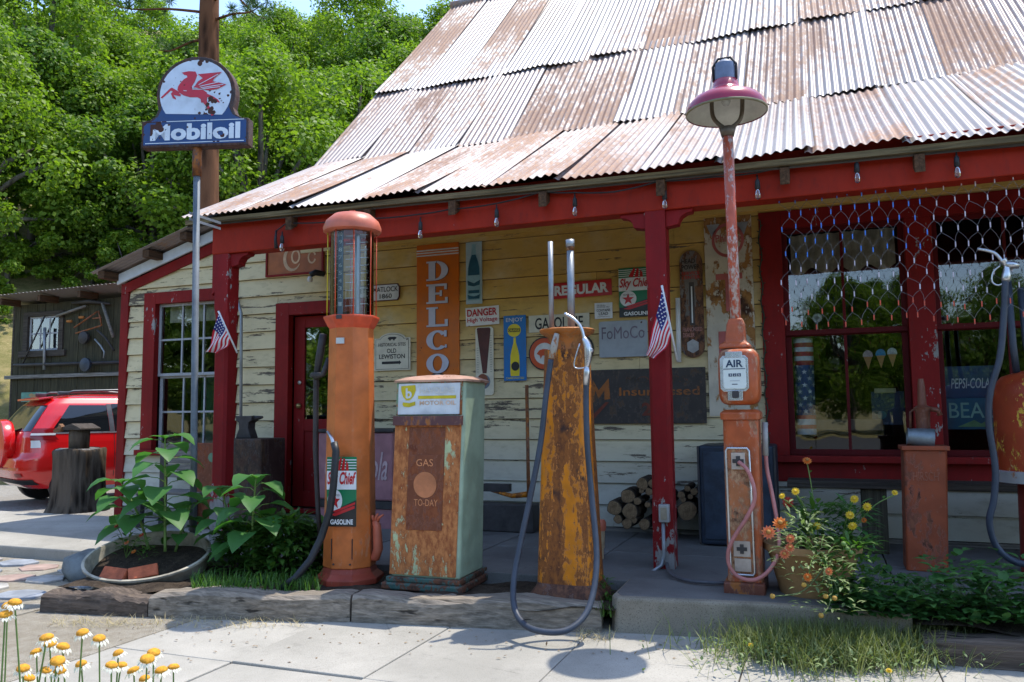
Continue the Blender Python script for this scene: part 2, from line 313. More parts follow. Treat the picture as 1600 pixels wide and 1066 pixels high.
TIE = woodmat('railroad_tie', (.25, .21, .165), crack=.95); TIEDARK = woodmat('rotted_tie', (.12, .09, .07), crack=.95)
BARK = m_bark('stump_bark', (.014, .010, .008), (.125, .095, .070)); PINEBARK = m_bark('pine_bark', (.022, .011, .007), (.15, .068, .036), 2.6, .3); OAKBARK = m_bark('oak_bark', (.03, .025, .02), (.15, .13, .11), 5)
STEEL = plain('galvanised_pipe', (.28, .30, .32), .45, .55, .2); CHROME = plain('worn_chrome', (.55, .56, .58), .28, .85, .15); BLACK = plain('black_rubber', (.014, .015, .018), .5, 0, .3); HOSE = plain('dark_blue_hose', (.035, .045, .065), .48, 0, .25); IRON = plain('old_iron', (.05, .045, .045), .6, .3, .35)
WHITE = plain('white_paint', (.72, .73, .74), .5, 0, .1); WHITEF = plain('white_fascia', srgb(212, 220, 228), .5, 0, .08); GLASS = glassmat('window_glass', (.88, .92, .92), 3.2, .05); CLEAR = glassmat('clear_glass', (.9, .94, .93), 1.2, .0)
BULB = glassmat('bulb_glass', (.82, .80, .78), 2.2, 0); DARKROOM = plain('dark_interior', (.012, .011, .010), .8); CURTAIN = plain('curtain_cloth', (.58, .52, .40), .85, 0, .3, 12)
NETW = plain('net_wire', (.17, .16, .17), .5); MAROON = m_red('maroon_sash_paint', srgb(96, 18, 22), .63)
LEAF_OAK = leafmat('oak_leaf', (.060, .145, .010), (.29, .40, .045), .48, .55); LEAF_OAK2 = leafmat('oak_leaf_dark', (.050, .125, .014), (.20, .30, .04), .45, .55); LEAF_PINE = leafmat('pine_needle', (.025, .075, .012), (.085, .16, .025), .25)
LEAF_SUN = leafmat('sunflower_leaf', (.045, .15, .035), (.085, .23, .05), .42); LEAF_WEED = leafmat('weed_leaf', (.04, .12, .018), (.105, .21, .035), .42); LEAF_VINE = leafmat('vine_leaf', (.04, .125, .03), (.09, .21, .06), .38); LEAF_PALE = leafmat('pale_herb_leaf', (.13, .20, .075), (.26, .32, .15), .35)
STEM = plain('green_stem', (.12, .20, .045), .55, 0, .2); GRASS = leafmat('green_grass', (.10, .15, .04), (.27, .28, .12), .3); DRY = leafmat('dry_grass', (.38, .30, .15), (.55, .46, .27), .2)
# ------------------------------------------------------------ ground, paving, hillside (the setting)
HD = Vector((-.62, .78, 0)).normalized()
def hillz(x, y):
    s = x*HD.x + (y+7.5)*HD.y; h = max(0., s-19.5)*.56
    return h + .5*math.sin(x*.31+y*.23)*min(1, h*.3)
def ground_fn(a, b):
    x = -900+1800*(.5+4*(a-.5)**3); y = -900+1800*(.5+4*(b-.5)**3); s = x*HD.x+(y+7.5)*HD.y; h = hillz(x, y)
    if s > 120: h = hillz(x, y)*max(.35, 1-(s-120)/500)
    return (x, y, -.03 + min(h, 75) + (max(0, -y-110)*.02 if y < -110 else 0))
tag(MB().grid(ground_fn, 110, 110).build('ground', DRYGRASS, None, True, local=True), kind='structure')
tag(MB().grid(lambda a, b: (-420+840*a, -330-160*b, -2+b*(46+14*math.sin(a*9)+9*math.sin(a*23+1))), 60, 6).build('far_hill', plain('far_forest', (.035, .055, .035), .95, 0, .4, .05), None, True), kind='structure')
tag(MB().box(-60, 60, -34, -7.0, -.4, -.012).build('road', plain('asphalt', (.075, .073, .07), .9, 0, .3, 3), None), kind='structure')
tag(MB().box(-5.6, -3.85, -7, -2.6, -.4, .004).build('dirt_verge', DIRT, None), kind='structure')
tag(MB().box(-22, -3.9, -2.9, 12, -.4, -.006).build('gravel_yard', m_soil('gravel', (.26, .24, .21), (.42, .40, .36), 22), None), kind='structure')
sw = tag(MB().box(-3.95, 6, -6.99, -2.3, -.5, -.012).build('sidewalk', SOIL, None), kind='structure')
jx = [-3.86, -3.02, -2.2, -1.35, -.43, .5, 1.4, 2.3, 3.2, 4.1, 5.0, 5.9]
for j, (y0, y1) in enumerate(((-6.98, -5.3), (-5.3, -3.9), (-3.9, -2.35))):
    for i in range(len(jx)-1):
        g = .003; dz = random.uniform(-.003, .004)
        M = Matrix.Translation((0, 0, dz)) @ Matrix.Rotation(random.uniform(-.002, .002), 4, 'Y')
        MB().box(jx[i]+g, jx[i+1]-g, y0+g, y1-g, -.1, .0, M).build('paving_slab', CONC, sw, bevel=.006)
ap = tag(MB().box(-10.4, -4.75, -2.02, -.03, -.3, .115).build('side_apron', CONCB if False else CONC, None, bevel=.015), kind='structure')
pf = tag(MB().box(-4.74, 6, -2.14, 6.2, -.3, .185).build('porch_floor', SOIL, None), kind='structure')
pj = [-4.73, -3.63, -2.63, -1.63, -.6, .4, 1.4, 2.4, 3.4, 4.4, 5.4]
for i in range(len(pj)-1):
    for (y0, y1) in ((-2.16, -1.1), (-1.1, -.02)): MB().box(pj[i]+.005, pj[i+1]-.005, y0+.005, y1-.005, .05, .2+random.uniform(-.002, .003)).build('floor_slab', CONCB, pf, bevel=.006)
# planting bed behind the timbers
bed = MB(); bed.grid(lambda a, b: (-5.05+3.85*a, (-3.30+.57*a)+b*((-2.1)-(-3.30+.57*a)), .135+.025*math.sin(a*31+b*5)*math.sin(b*9+a*12)), 60, 16); tag(bed.build('planting_bed', SOIL, None, True), kind='structure')
bed = MB(); bed.grid(lambda a, b: (.43+4.5*a, -2.60+b*.5, .165+.03*math.sin(a*41)*math.sin(b*7+a*9)), 50, 8); tag(bed.build('porch_border_soil', SOIL, None, True), kind='structure')
# raised concrete corner that carries the air pump
bl = MB(); prof = [(-1.25, -2.10), (-1.24, -2.60), (-1.20, -2.68), (-.35, -2.58), (.42, -2.55), (.42, -2.10)]
bl.loft([[V(x-.01*(k == 0), y, z) for x, y in prof] for k, z in enumerate((-.1, .19, .21))]); tag(bl.build('kerb_step', CONCK, None, bevel=.02, seg=3), kind='structure')
tag(MB().loft([[V(x*1+(.02 if x < -1 else -.02), y+(.05 if y < -2.3 else 0), z) for x, y in prof] for z in (.2, .2135)]).build('kerb_top', CONCB, None, bevel=.004), kind='structure')
# flagstones in the dirt on the left
path = tag(MB().box(-9.5, -5.05, -3.75, -2.05, -.3, .012).build('flagstone_path', DIRT, None), kind='structure')
FS = [plain('flagstone_blue', (.25, .27, .30), .8, 0, .3), plain('flagstone_rose', (.34, .24, .20), .8, 0, .3), plain('flagstone_grey', (.36, .34, .31), .8, 0, .3)]
k = 0
for i in range(11):
    for j in range(4):
        cx = -9.2+i*.40+.16*(j % 2)+random.uniform(-.06, .06); cy = -2.30-j*.42+random.uniform(-.05, .05)
        if cx > -5.25: continue
        nn = random.randint(6, 8); a0 = random.random()*6; pts = []
        for q in range(nn): an = a0+2*math.pi*q/nn; rr = random.uniform(.78, 1.05); pts.append(V(cx+.21*rr*math.cos(an), cy+.17*rr*math.sin(an), .0))
        MB().prism(pts, (0, 0, .022+random.uniform(0, .014))).build('flagstone', FS[(i*3+j*5+k) % 3], path, bevel=.006); k += 1
# ------------------------------------------------------------ the store building
B = thing('store_building', 'old yellow clapboard store with red trim and a rusty corrugated iron roof', 'building', (0, 0, 0))
wall = MB()
OPEN = [(-7.68, -6.28, .86, 2.82), (-5.73, -4.56, .30, 2.58), (-.46, 2.35, .88, 3.10)]
def slope(x): return 2.97+(x+8.05)*.2937
def cut(x0, x1, z0, z1, ops):
    """split a wall rectangle round the openings"""
    xs = sorted({x0, x1, *[min(max(o[0], x0), x1) for o in ops], *[min(max(o[1], x0), x1) for o in ops]}); out = []
    for a, b in zip(xs, xs[1:]):
        if b-a < 1e-6: continue
        zz = [(z0, z1)]
        for o in ops:
            if o[0] < (a+b)/2 < o[1]: zz = [q for p, r in zz for q in ((p, min(r, o[2])), (max(p, o[3]), r)) if q[1]-q[0] > .004]
        for p, r in zz: out.append([a, b, p, r])
    mer = []
    for s in sorted(out, key=lambda q: (q[2], q[3], q[0])):
        if mer and mer[-1][2:] == s[2:] and abs(mer[-1][1]-s[0]) < 1e-6: mer[-1][1] = s[1]
        else: mer.append(s)
    return mer
for a, b, p, r in cut(-5.44, 6, .0, 3.97, OPEN): wall.box(a, b, .0, .09, p, r)
for a, b, p, r in cut(-8.0, -5.45, .0, 2.9, OPEN): wall.box(a, b, .0, .09, p, r)
wall.prism([V(-8.0, 0, 2.9), V(-5.45, 0, 2.9), V(-5.45, 0, slope(-5.45)), V(-8.0, 0, slope(-8.0))], (0, .09, 0))
wall.box(-8.0, -7.91, .09, 5.5, 0, 2.9); wall.box(-8, 6, 5.4, 5.5, 0, 3.3); wall.box(5.9, 6, .09, 5.4, 0, 4.0)
wl_ = wall.build('wall', DARKWOODX, B)
MB().box(-5.50, -5.42, .35, 4.2, 3.0, 4.2).prism([V(-5.42, .35, 4.2), V(-5.42, 4.2, 8.0), V(-5.42, 8.0, 4.2)], (-.08, 0, 0)).build('gable_wall', SIDING, B)
inner = MB(); X0, X1, Y0, Y1, Z0, Z1 = -7.9, 5.9, .1, 5.3, .2, 3.3
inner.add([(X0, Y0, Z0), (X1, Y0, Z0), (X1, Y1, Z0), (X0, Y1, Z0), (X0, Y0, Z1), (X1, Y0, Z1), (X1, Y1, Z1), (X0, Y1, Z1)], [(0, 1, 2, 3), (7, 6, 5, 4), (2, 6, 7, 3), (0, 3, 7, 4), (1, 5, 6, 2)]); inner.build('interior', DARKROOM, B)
row = 0; z = .24; EX = .203
while z < 3.85:
    z1 = min(z+EX, 3.92); segs = []
    top = -5.46
    for a, b, p, r in cut(-7.98, 6, z, z1, OPEN):
        L = a
        while L < b-1e-4:            # random butt joints along each course
            E_ = min(b, L+random.uniform(2.2, 4.2)); E_ = b if b-E_ < .5 else E_; segs.append((L, E_, p, r)); L = E_
    for a, b, p, r in segs:
        if a < -5.46 and r > slope(a)-.02:          # under the sloping lean-to roof
            lo = -8.05+(p+.02-2.97)/.2937; hi = -8.05+(r+.02-2.97)/.2937
            if lo > -5.5: 
                if b < -5.5: continue
                a2 = b2 = -5.44
                if b <= a2: continue
                xa0 = xa1 = -5.44
            else: xa0, xa1 = max(a, lo), min(max(a, hi), b-.01)
            if xa0 >= b-.02: continue
        else: xa0 = xa1 = a
        t0 = (p-z)/EX; t1 = (r-z)/EX; yb = -.034+.028*t0+random.uniform(-.002, .002); yt = -.034+.028*t1; e = random.uniform(-.002, .002); g = .0015
        lo_ = p+(.007 if t0 < .02 else 0.); vs = [(xa0+g, yb, lo_+e), (b-g, yb, lo_-e), (b-g, .004, lo_-e), (xa0+g, .004, lo_+e), (xa1+g, yt, r), (b-g, yt, r), (b-g, .004, r), (xa1+g, .004, r)]
        MB().add(vs, [(3, 2, 1, 0), (4, 5, 6, 7), (0, 1, 5, 4), (1, 2, 6, 5), (2, 3, 7, 6), (3, 0, 4, 7)]).build('siding_board', SIDING, wl_)
    z += EX; row += 1
def part(name, mat, parent, *boxes, bevel=.004, **k):
    mb = MB()
    for b in boxes: mb.box(*b)
    return mb.build(name, mat, parent, bevel=bevel, **k)
part('base_board', GREYWOOD, B, (-7.98, -5.75, -.03, .0, .12, .235)); part('base_board', GREYWOOD, B, (-4.55, 6, -.03, .0, .2, .237))
part('corner_board', RED, B, (-8.06, -7.94, -.045, .02, .1, 2.96)); part('top_moulding', SIDING, B, (-5.4, 6, -.06, -.024, 3.13, 3.20), (-5.4, 6, -.085, -.024, 3.20, 3.24))
# lean-to roof at the left end
MB().prism([V(-8.10, -.05, 2.95), V(-5.46, -.05, slope(-5.46)-.01), V(-5.46, -.05, slope(-5.46)+.115), V(-8.10, -.05, 3.075)], (0, -.03, 0)).build('white_fascia', WHITEF, B, bevel=.003)
MB().prism([V(-8.05, -.025, 2.82), V(-5.46, -.025, slope(-5.46)-.14), V(-5.46, -.025, slope(-5.46)-.012), V(-8.05, -.025, 2.945)], (0, -.025, 0)).build('red_frieze', RED, B, bevel=.003)
for k, x in enumerate((-8.12, -7.42, -6.86, -6.3, -5.8)):
    zz = slope(x)+.15; MB().box(x-.05, x+.05, -.30, 5.4, zz-.10, zz-.012).build('purlin', DARKWOODY, B, bevel=.004)
lt = MB(); NP = 44
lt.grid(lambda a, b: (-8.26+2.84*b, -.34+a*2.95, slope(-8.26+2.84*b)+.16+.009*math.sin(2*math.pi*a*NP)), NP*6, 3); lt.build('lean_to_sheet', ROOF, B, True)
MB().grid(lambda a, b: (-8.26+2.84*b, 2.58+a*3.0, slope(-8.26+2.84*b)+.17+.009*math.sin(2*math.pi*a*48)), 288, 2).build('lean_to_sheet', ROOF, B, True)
# windows and door
def sash(par, x0, x1, z0, z1, y, cols, rows, fr=.05, mu=.022, mat=None, paneoff=.012):
    mat = mat or MAROON
    s = MB().box(x0, x1, y, y+.035, z0, z0+fr).box(x0, x1, y, y+.035, z1-fr, z1).box(x0, x0+fr, y, y+.035, z0+fr, z1-fr).box(x1-fr, x1, y, y+.035, z0+fr, z1-fr).build('sash', mat, par, bevel=.003)
    gx0, gx1, gz0, gz1 = x0+fr, x1-fr, z0+fr, z1-fr
    for i in range(1, cols): x = gx0+(gx1-gx0)*i/cols; MB().box(x-mu/2, x+mu/2, y+.004, y+.03, gz0, gz1).build('muntin', mat, s)
    for j in range(1, rows): z = gz0+(gz1-gz0)*j/rows; MB().box(gx0, gx1, y+.006, y+.028, z-mu/2, z+mu/2).build('muntin', mat, s)
    for i in range(cols):
        for j in range(rows):
            a = gx0+(gx1-gx0)*i/cols; b = gx0+(gx1-gx0)*(i+1)/cols; c = gz0+(gz1-gz0)*j/rows; d = gz0+(gz1-gz0)*(j+1)/rows; t = random.uniform(-.0012, .0012)
            MB().add([(a, y+paneoff+t, c), (b, y+paneoff-t, c), (b, y+paneoff-t*.5, d), (a, y+paneoff+t*.6, d)], [(0, 1, 2, 3)]).build('pane', GLASS, s)
    return s
w1 = part('window', RED, B, (-7.68, -7.50, -.05, .03, .90, 2.82), (-6.46, -6.28, -.05, .03, .90, 2.82), (-7.50, -6.46, -.05, .03, 2.68, 2.82), (-7.72, -6.24, -.10, .03, .86, .92))
WSASH = m_red('pale_sash_paint', srgb(170, 172, 175), .60)
sash(w1, -7.50, -6.46, 1.80, 2.68, .02, 3, 2, .035, .022, WSASH); sash(w1, -7.50, -6.46, .92, 1.82, .06, 3, 2, .045, .022, WSASH)
part('valance', CURTAIN, B, (-7.44, -6.5, .13, .14, 2.46, 2.66)); part('green_blind', plain('green_cloth', (.02, .09, .035), .8), B, (-7.08, -6.72, .30, .31, .95, 1.86))
d1 = part('door', RED, B, (-5.73, -5.55, -.05, .04, .3, 2.58), (-4.74, -4.56, -.05, .04, .3, 2.58), (-5.55, -4.74, -.05, .04, 2.44, 2.58), (-5.60, -4.70, -.12, .04, .26, .3))
part('door_leaf', RED, d1, (-5.54, -5.40, .05, .09, .31, 2.43), (-4.89, -4.75, .05, .09, .31, 2.43), (-5.40, -4.89, .05, .09, 2.30, 2.43), (-5.40, -4.89, .05, .09, 1.14, 1.27), (-5.40, -4.89, .05, .09, .31, .48), (-5.20, -5.09, .052, .088, .48, 1.14), (-5.40, -5.20, .065, .08, .48, 1.14), (-5.09, -4.89, .065, .08, .48, 1.14))
part('pane', GLASS, d1, (-5.40, -4.89, .066, .07, 1.27, 2.30), bevel=0); MB().lathe([(.028, 0), (.03, .03), (.018, .045), (0, .05)], n=14).xf(Matrix.Translation((-5.46, .05, 1.42)) @ Matrix.Rotation(R(90), 4, 'X')).build('knob', plain('brass', (.42, .30, .12), .4, .7), d1, True)
MB().lathe([(.022, 0), (.022, .012), (0, .014)], n=12).xf(Matrix.Translation((-5.46, .05, 1.68)) @ Matrix.Rotation(R(90), 4, 'X')).build('lock', plain('pale_metal', (.6, .58, .5), .4, .4), d1, True)
part('door_step', GREYWOOD, B, (-5.9, -4.4, -.36, -.04, .115, .245), bevel=.01)
# the two-bay shop window
w2 = part('shop_window', RED, B, (-.46, -.27, -.05, .03, .92, 3.10), (-.27, 2.35, -.05, .03, 2.94, 3.10), (.72, .93, -.05, .03, .92, 2.94), (2.0, 2.35, -.05, .03, .92, 2.94), (-.50, 2.4, -.13, .03, .87, .925), (-.46, 2.35, -.045, .03, .70, .865))
for a, b in ((-.27, .72), (.93, 2.0)): sash(w2, a, b, 1.98, 2.94, .02, 2, 1, .045, .024); sash(w2, a, b, .925, 2.02, .055, 2, 1, .05, .024)
for a, b, c in ((-.20, .66, 0), (.98, 1.92, 1)):
    if c == 0: MB().grid(lambda u, v: (a+(b-a)*u, .13+.018*math.sin(u*46+v*2)+.01*math.sin(u*19), 2.90-v*(.34+.03*math.sin(u*23))), 70, 5).build('curtain_valance', CURTAIN, B, True)
# porch beam, brackets and posts
part('porch_beam', REDB, B, (-5.19, 6, -1.69, -1.53, 2.80, 3.13), bevel=.008)
part('porch_ledger', DARKWOODX, B, (-5.3, 6, -.09, -.036, 3.70, 3.84))
def post(px, h0):
    c = .075; ch = .022
    def ring(w, z, k): return [V(px+x*w, -1.61+y*w, z) for x, y in ((-1+k, -1), (1-k, -1), (1, -1+k), (1, 1-k), (1-k, 1), (-1+k, 1), (-1, 1-k), (-1, -1+k))]
    p = MB().loft([ring(c, h0, .02), ring(c, .62, .02), ring(c, .70, .32), ring(c, 2.22, .32), ring(c, 2.30, .02), ring(c, 2.80, .02)]).build('porch_post', REDPOST, B)
    def br(sg):
        pts = [(0, 2.799), (.20, 2.799), (.19, 2.775), (.15, 2.768), (.115, 2.748), (.098, 2.72), (.09, 2.69), (.0, 2.675)]
        MB().prism([V(px+sg*(c+x), -1.66, z) for x, z in (pts if sg > 0 else pts[::-1])], (0, .10, 0)).build('bracket', REDPOST, p, bevel=.004)
    br(1)
    if px > -4: br(-1)
    return p
post(-5.08, .1); post(-1.09, .19)
MB().prism([V(-5.19, -1.68, 2.42), V(-5.155, -1.68, 2.46), V(-5.155, -1.68, 2.80), V(-5.19, -1.68, 2.80)][::-1], (0, .14, 0)).build('end_bracket', REDPOST, B, bevel=.004)
# roof: rafters, eave board, deck and overlapping corrugated sheets
rf = MB(); EY, BY, BZ, RY, RZ = -1.81, .33, 4.27, 4.16, 8.12
def ez(x): return 3.135-(x+5.44)*.0145
def deck(x0, x1, d):
    return [(x0, EY+.05, ez(x0)-d), (x1, EY+.05, ez(x1)-d), (x1, BY, BZ-d), (x0, BY, BZ-d), (x0, RY, RZ-d), (x1, RY, RZ-d)]
a, b = deck(-5.42, 6, .045), deck(-5.42, 6, .075)
rf.add(a+b, [(0, 1, 2, 3), (3, 2, 5, 4), (9, 8, 7, 6), (10, 11, 8, 9), (0, 6, 7, 1), (0, 3, 9, 6), (3, 4, 10, 9), (1, 7, 8, 2), (2, 8, 11, 5)])
roof = rf.build('roof', DARKWOODX, B)
MB().add([(-5.5, RY, RZ), (6.2, RY, RZ), (6.2, 8.2, 4.1), (-5.5, 8.2, 4.1)], [(0, 1, 2, 3)]).build('rear_roof', ROOF, roof, solid=.03)
MB().tube([V(-5.5, RY, RZ+.0), V(6.2, RY, RZ)], .07, 10).build('ridge_cap', ROOF, roof, True)
for x in [onY(px, py, EY).x for px, py in ((447, 345), (570, 325), (703, 312), (845, 297), (1030, 275), (1225, 255), (1437, 234))]+[2.0, 2.9, 3.8]:
    zz = ez(x)-.07; th = math.atan2(BZ-ez(0), BY-EY)
    MB().prism([V(x-.032, EY+.03, zz), V(x-.032, EY+.03, zz-.12), V(x-.032, -.02, zz-.12+1.76*math.tan(th)), V(x-.032, -.02, zz+1.76*math.tan(th))], (.064, 0, 0)).build('rafter', DARKWOODY, roof, bevel=.004)
MB().add([(-5.42, EY+.02, ez(-5.42)-.055), (6, EY+.02, ez(6)-.055), (6, EY+.05, ez(6)-.055), (-5.42, EY+.05, ez(-5.42)-.055), (-5.42, EY+.02, ez(-5.42)-.012), (6, EY+.02, ez(6)-.012), (6, EY+.05, ez(6)-.012), (-5.42, EY+.05, ez(-5.42)-.012)], [(3, 2, 1, 0), (4, 5, 6, 7), (0, 1, 5, 4), (1, 2, 6, 5), (2, 3, 7, 6), (3, 0, 4, 7)]).build('eave_board', EAVEWOOD, roof)
def sheetmesh(L, seed, lift=0.):
    r = random.Random(seed); n = 10; W_ = .67; mb = MB(); cl = r.uniform(.0, .008); ph = r.random()*6; ca = r.choice((0, 1))
    def fn(a, b):
        bow = .012*math.sin(ph+3*a)*b + lift*(1-b)**4*(a if ca else 1-a)
        return (W_*a, L*b, .0095*math.sin(2*math.pi*a*n)+bow+cl*(1-b)**3*.6)
    mb.grid(fn, n*8, 8)
    me = bpy.data.meshes.new('roof_sheet'); me.from_pydata([tuple(p) for p in mb.v], [], mb.f); me.materials.append(ROOF); me.polygons.foreach_set('use_smooth', [True]*len(me.polygons)); return me
def rowsheets(y0, z0fn, y1, z1, seeds, jit, x0, dz):
    L = math.hypot(y1-y0, z1-z0fn(0)); mesh = [sheetmesh(L+.10, s, .035 if s % 3 == 0 else .006) for s in seeds]; x = x0; i = 0
    while x < 5.4:
        o = bpy.data.objects.new('roof_sheet', random.choice(mesh)); col.objects.link(o); o.parent = roof; MW[o.name] = MW[roof.name]
        dy = random.uniform(-jit, jit); zz = z0fn(x); an = math.atan2(z1-zz, y1-y0)
        o.location = (x, y0+dy*math.cos(an), zz+dy*math.sin(an)+dz+.006*(i % 2)); o.rotation_euler = (an+random.uniform(-.003, .003), random.uniform(-.012, .006), random.uniform(-.010, .010)); x += .603; i += 1
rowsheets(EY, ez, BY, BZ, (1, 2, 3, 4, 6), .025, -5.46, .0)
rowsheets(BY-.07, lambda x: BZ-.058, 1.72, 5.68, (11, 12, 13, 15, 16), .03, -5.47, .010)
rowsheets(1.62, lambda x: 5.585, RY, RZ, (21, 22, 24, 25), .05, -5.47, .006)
# ------------------------------------------------------------ signs on the wall
INK = plain('black_ink', (.015, .014, .014), .5, 0, .15); CREAM = enamel('cream_enamel', srgb(214, 206, 184), .05); WH = enamel('white_enamel', srgb(222, 224, 226), .10); REDE = enamel('red_enamel', srgb(190, 30, 36), .10); GRE = enamel('green_enamel', srgb(0, 116, 74), .08); BLK = enamel('black_enamel', (.012, .012, .013), .06); BLU = enamel('blue_enamel', srgb(24, 110, 178), .03)
ORG = enamel('orange_delco_paint', srgb(206, 104, 20), .035); NAVY = enamel('navy_enamel', srgb(22, 62, 118), .13); OFF = plain('dull_white_paint', (.62, .61, .58), .5, 0, .15); YEL = enamel('yellow_enamel', srgb(222, 200, 40), .04)
# Coca-Cola board above the door
b = wallsign('soda_sign', 'faded orange wooden soda sign with a pale script C above the door', 416, 379, 506, 430, -.05)
b.panel(rusty('faded_orange_board', srgb(172, 96, 46), .25, (.20, .09, .04), (.36, .17, .08), 1, 5), .02)
mb = MB()
for q in ((0, 0, 1, .06), (0, .94, 1, 1), (0, .06, .03, .94), (.97, .06, 1, .94)): mb.prism([b.p(q[0], q[1], .012), b.p(q[2], q[1], .012), b.p(q[2], q[3], .012), b.p(q[0], q[3], .012)], b.n*-.012)
mb.build('frame', RED, b.root)
PALE = plain('faded_lettering', srgb(214, 178, 140), .7, 0, .3)
def stroke(bd, pts, w, mat, lift=.003, name='lettering'):
    mb = MB(); n = len(pts)
    def nr(i):
        a = Vector(pts[max(i-1, 0)]); c = Vector(pts[min(i+1, n-1)]); d = (c-a); d = Vector((d.x*bd.w, d.y*bd.h)); d.normalize(); return Vector((-d.y/bd.w, d.x/bd.h))
    L = []; 
    for i in range(n): ww = w[i] if isinstance(w, (list, tuple)) else w; q = nr(i)*ww*.5; L.append((Vector(pts[i])+q, Vector(pts[i])-q))
    for i in range(n-1): mb.face([bd.p(*L[i][0], lift), bd.p(*L[i][1], lift), bd.p(*L[i+1][1], lift), bd.p(*L[i+1][0], lift)])
    return mb.build(name, mat, bd.root)
def arc(cx, cy, rx, ry, a0, a1, n=16): return [(cx+rx*math.cos(R(a0+(a1-a0)*i/n)), cy+ry*math.sin(R(a0+(a1-a0)*i/n))) for i in range(n+1)]
stroke(b, arc(.47, .52, .14, .36, 60, 330), [.008+.035*math.sin(math.pi*i/16) for i in range(17)], PALE); stroke(b, arc(.52, .56, .065, .19, 0, 360), .022, PALE); stroke(b, arc(.80, .50, .06, .17, 20, 340), .02, PALE)
# street name board MATLOCK 1860
b = wallsign('name_board', 'white board with clipped corners reading MATLOCK 1860 right of the door', 557, 445, 624, 471, -.045)
oct_ = [(.04, 0), (.96, 0), (1, .2), (1, .8), (.96, 1), (.04, 1), (0, .8), (0, .2)]
b.panel(plain('dark_red_edge', (.10, .03, .025), .6), .02, oct_); b.poly([(.5+(u-.5)*.97, .5+(v-.5)*.9) for u, v in oct_], OFF, .002)
b.text('PETER MATLOCK', .03, .54, .97, .84, INK, bold=.01); b.text('1860', .55, .14, .83, .42, INK, bold=.01)
# Historical Sites marker
b = wallsign('historical_marker', 'cream marker with arched top reading Historical Sites Old Lewiston', 585, 520, 641, 579, -.05)
top = [(0, 0), (1, 0), (1, .86), (.86, .86)]+[(.5+.36*math.cos(R(t)), .84+.16*math.sin(R(t))) for t in range(15, 180, 15)]+[(.14, .86), (0, .86)]
b.panel(CREAM, .018, top); inn = [(.5+(u-.5)*.92, .48+(v-.48)*.93) for u, v in top]; inn2 = [(.5+(u-.5)*.90, .48+(v-.48)*.91) for u, v in top]; b.poly(inn, INK, .002); b.poly(inn2, CREAM, .0035)
b.text('HISTORICAL SITES', .12, .64, .88, .73, INK, lift=.005, bold=.012); b.text('OLD', .36, .46, .62, .58, INK, lift=.005, bold=.02); b.text('LEWISTON', .14, .31, .86, .43, INK, lift=.005, bold=.02); b.poly([(.22, .17), (.70, .17), (.70, .145), (.76, .205), (.70, .265), (.70, .24), (.22, .24)], INK, .005)
b.poly([(.38, .84), (.42, .82), (.43, .79), (.46, .79), (.47, .82), (.53, .82), (.54, .79), (.57, .79), (.58, .82), (.62, .84), (.63, .87), (.58, .89), (.45, .89), (.40, .88)], INK, .005, 'bear')
# tall DELCO sign
b = wallsign('battery_sign', 'tall orange vertical sign reading DELCO in pale slab letters', 651, 381, 717, 628, -.045); b.panel(ORG, .022); b.polys([[(0, y), (1, y), (1, y+.008), (0, y+.008)] for y in (.925, .942, .958)], OFF)
LT = plain('delco_letter', srgb(190, 188, 200), .5, 0, .1)
def slab(bd, ch, u0, v0, w, h):
    """a letter with heavy slab serifs drawn from strokes"""
    T = lambda p: (u0+p[0]*w, v0+p[1]*h); k = .30
    def bx(x0, y0, x1, y1): return [T((x0, y0)), T((x1, y0)), T((x1, y1)), T((x0, y1))]
    P = []; E = 0.
    if ch in 'DEL': P += [bx(.10, 0, .10+k, 1), bx(0, 0, .55, .09), bx(0, .91, .55 if ch != 'L' else .52, 1)]
    if ch == 'D': a = arc(.42, .5, .56, .5, 90, -90, 12); i_ = arc(.42, .5, .26, .41, 90, -90, 12); P += [[T(a[i]), T(a[i+1]), T(i_[i+1]), T(i_[i])] for i in range(12)]+[bx(.40, .91, .46, 1), bx(.40, 0, .46, .09)]
    if ch == 'E': P += [bx(.4, .88, .92, 1), bx(.80, .70, .92, .88), bx(.4, .45, .66, .56), bx(.60, .36, .70, .66), bx(.4, 0, .96, .12), bx(.84, .12, .96, .30)]
    if ch == 'L': P += [bx(.4, 0, .96, .12), bx(.82, .12, .96, .36)]
    if ch in 'CO':
        A0, A1 = (0, 360) if ch == 'O' else (38, 318); a = arc(.5, .5, .5, .5, A0, A1, 24); i_ = arc(.5, .5, .21, .39, A0, A1, 24); P += [[T(a[i]), T(a[i+1]), T(i_[i+1]), T(i_[i])] for i in range(24)]
        if ch == 'C': P += [bx(.80, .66, .92, .98), bx(.84, .10, .92, .26)]
    return P
for i, ch in enumerate('DELCO'):
    v0 = .765-i*.147
    b.polys(slab(b, ch, .250, v0-.0018, .53, .124), INK, .0025, 'letter_shadow'); b.polys(slab(b, ch, .24, v0, .53, .124), LT, .005, 'letter')
b.ell(.5, .045, .33, .14, INK, .002, a0=0, a1=180); b.ell(.5, .042, .31, .13, LT, .0035, a0=0, a1=180)
